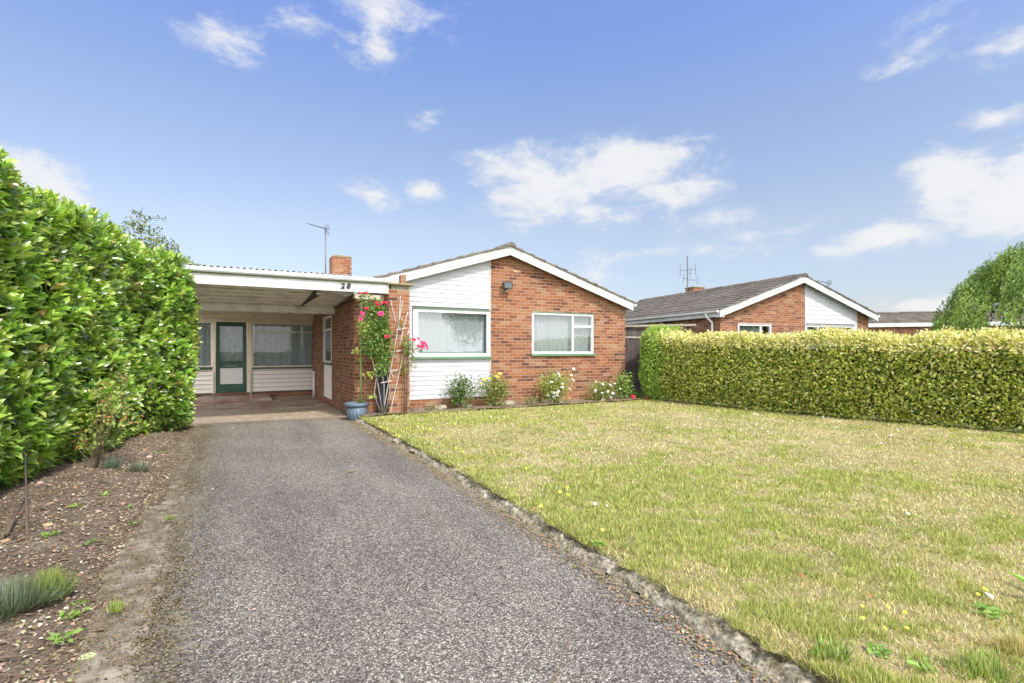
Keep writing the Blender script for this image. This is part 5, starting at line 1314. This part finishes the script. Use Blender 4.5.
# lawn weeds and flowers
def lp(px, py):
    p = PG(px, py, .09); return (p.x, p.y, float(lawn_z(np.array([p.x]), np.array([p.y]))[0]))
tuft('grass_tuft', 'bright green leafy clump at the kerb end of the lawn, lower right', lp(832, 655), 240, .03, .075, .13, [(.26, .42, .08), (.38, .5, .14), (.5, .52, .2)], 31, .01, cat='weed')
tuft('grass_tuft', 'lush green grass tuft at the lower right corner of the lawn', lp(985, 672), 520, .03, .065, .26, [(.24, .38, .07), (.36, .46, .11), (.5, .5, .2)], 32, .005)
tuft('grass_tuft', 'pale yellow straw tuft at the lower right edge of the lawn', lp(1018, 650), 420, .04, .08, .2, [(.6, .54, .26), (.52, .46, .18)], 33, .005, lean=1.6)
for i, (px, py, n, L, lab) in enumerate(((880, 650, 26, .05, 'flat leafy weed among small yellow flowers on the lawn'), (990, 612, 30, .06, 'patch of green leafy weed on the lawn near the right edge'), (925, 668, 12, .05, 'bluish green weed at the bottom right of the lawn'), (560, 440, 8, .06, 'dark green weed in the far half of the lawn'), (600, 545, 16, .06, 'green weed near the kerb, halfway along the lawn'), (750, 512, 8, .05, 'small green weed in the dry middle of the lawn'))):
    weed(lab, lp(px, py), n, L, 90+i)
def small_flower(me, name, label, pts, cat, group, s, zf, hh):
    stemM = GRASS
    for i, (px, py) in enumerate(pts):
        x, y, z = lp(px, py); o = bpy.data.objects.new(name, me); C.objects.link(o); o.location = (x, y, z + hh); sc = s*random.uniform(.8, 1.2); o.scale = (sc,)*3
        o.rotation_euler = (random.uniform(.1, .7), random.uniform(-.3, .3), random.uniform(-1, 0)); tag(o, label, cat, group)
rr = random.Random(8)
ypts = [(888, 615), (905, 621), (863, 626), (885, 637), (907, 637), (862, 614), (985, 598), (978, 603)]
small_flower(YEL, 'yellow_flower', 'small bright yellow flower in the near right part of the lawn', ypts, 'flower', 'yellow flowers in the near lawn', .24, 0, .05)
y2 = [(526, 474), (577, 480), (579, 487), (567, 492), (560, 497), (568, 500), (602, 537), (541, 512), (456, 452), (463, 456), (470, 449), (448, 440)] + [(rr.uniform(375, 470), rr.uniform(414, 440)) for _ in range(36)]
small_flower(YEL, 'yellow_flower', 'tiny yellow flower dotted over the far left part of the lawn', y2, 'flower', 'yellow flowers dotted over the far lawn', .34, 0, .06)
w2_ = [(418, 429), (432, 445), (392, 418), (398, 418), (428, 443), (595, 507), (607, 509), (540, 465), (504, 418), (510, 417), (491, 418), (498, 419), (712, 420), (718, 424), (715, 432), (740, 433), (728, 430), (762, 431), (768, 434)] + [(rr.uniform(640, 900), rr.uniform(412, 446)) for _ in range(46)]
small_flower(WHT, 'daisy', 'tiny white daisy in the lawn towards the hedge and flower bed', w2_, 'flower', 'white daisies in the lawn', .33, 0, .045)
# fallen leaves lying singly
FL = leaves(np.zeros((1, 3)), np.array([[1., 0, 0]]), np.array([[0, 0, 1.]]), .07, .035, np.array([[.45, .2, .1]]), 'laurel')
def one_leaf(label, p, rz_, s, colr):
    V, F_, Cc = leaves(np.zeros((1, 3)), np.array([[math.cos(rz_), math.sin(rz_), .12]]), np.array([[.1, -.25, 1.]]), s, s*.5, np.array([colr]), 'laurel')
    o = np_mesh('fallen_leaf', V, F_, LITTER, Cc, label=label, cat='leaf'); o.location = p
for (px, py, s, c, lab, on) in ((806, 583, .06, (.5, .17, .08), 'curled rust brown leaf on the lawn near the kerb', 1), (908, 515, .07, (.7, .72, .5), 'pale green fallen leaf in the middle of the lawn', 1), (984, 597, .08, (.8, .82, .68), 'large pale leaf on the lawn beside yellow flowers', 1), (757, 515, .06, (.6, .3, .2), 'pinkish brown leaf on the lawn, middle', 1), (932, 491, .06, (.55, .28, .15), 'brown leaf lying on the lawn towards the hedge', 1), (874, 601, .04, (.55, .2, .1), 'small orange leaf on the lawn right of the rust brown one', 1), (1000, 517, .05, (.75, .75, .68), 'whitish leaf lying near the right end of the lawn', 1),
      (232, 428, .06, (.72, .7, .5), 'pale leaf on the drive close to the carport', 0), (321, 423, .06, (.75, .74, .6), 'pale leaf on the drive near the carport, right side', 0), (212, 490, .05, (.5, .6, .35), 'pale green leaf on the left side of the drive', 0), (268, 475, .08, (.25, .2, .1), 'dark twig like leaf on the middle of the drive', 0), (356, 471, .09, (.25, .2, .12), 'long brown leaf on the drive towards the kerb', 0), (500, 568, .03, (.1, .07, .05), 'dark speck of leaf on the right half of the drive', 0), (252, 611, .03, (.55, .38, .3), 'pinkish scrap of leaf on the near left of the drive', 0), (648, 587, .07, (.55, .22, .1), 'orange brown leaf lying against the stone kerb', 0), (98, 655, .08, (.55, .58, .3), 'yellow green leaf on the concrete edging in the foreground', 0)):
    p = lp(px, py) if on else (*PG(px, py, .01)[:2], .012)
    one_leaf(lab, (p[0], p[1], p[2] + (.035 if on else .0)), random.uniform(0, 6), s, c)
# broad bright leaf reaching in at the right edge of the lawn
q = lp(1050, 600); g_ = np.random.default_rng(3)
V, F_, Cc = leaves(np.tile([q], (7, 1)) + g_.normal(0, .01, (7, 3)), np.array([[-.9*math.cos(k*.9-.6)*1., .75*math.sin(k*.9-.6)-.2, .75] for k in range(7)]) @ np.eye(3), g_.normal(0, .2, (7, 3)) + np.array([0, 0, 1]), .22, .045, pick(7, [(.26, .5, .08)], rng=g_), 'laurel')
np_mesh('broadleaf_plant', V, F_, LEAFM, Cc, smooth=True, label='bright green broad leaf poking in at the right edge of the lawn', cat='plant')
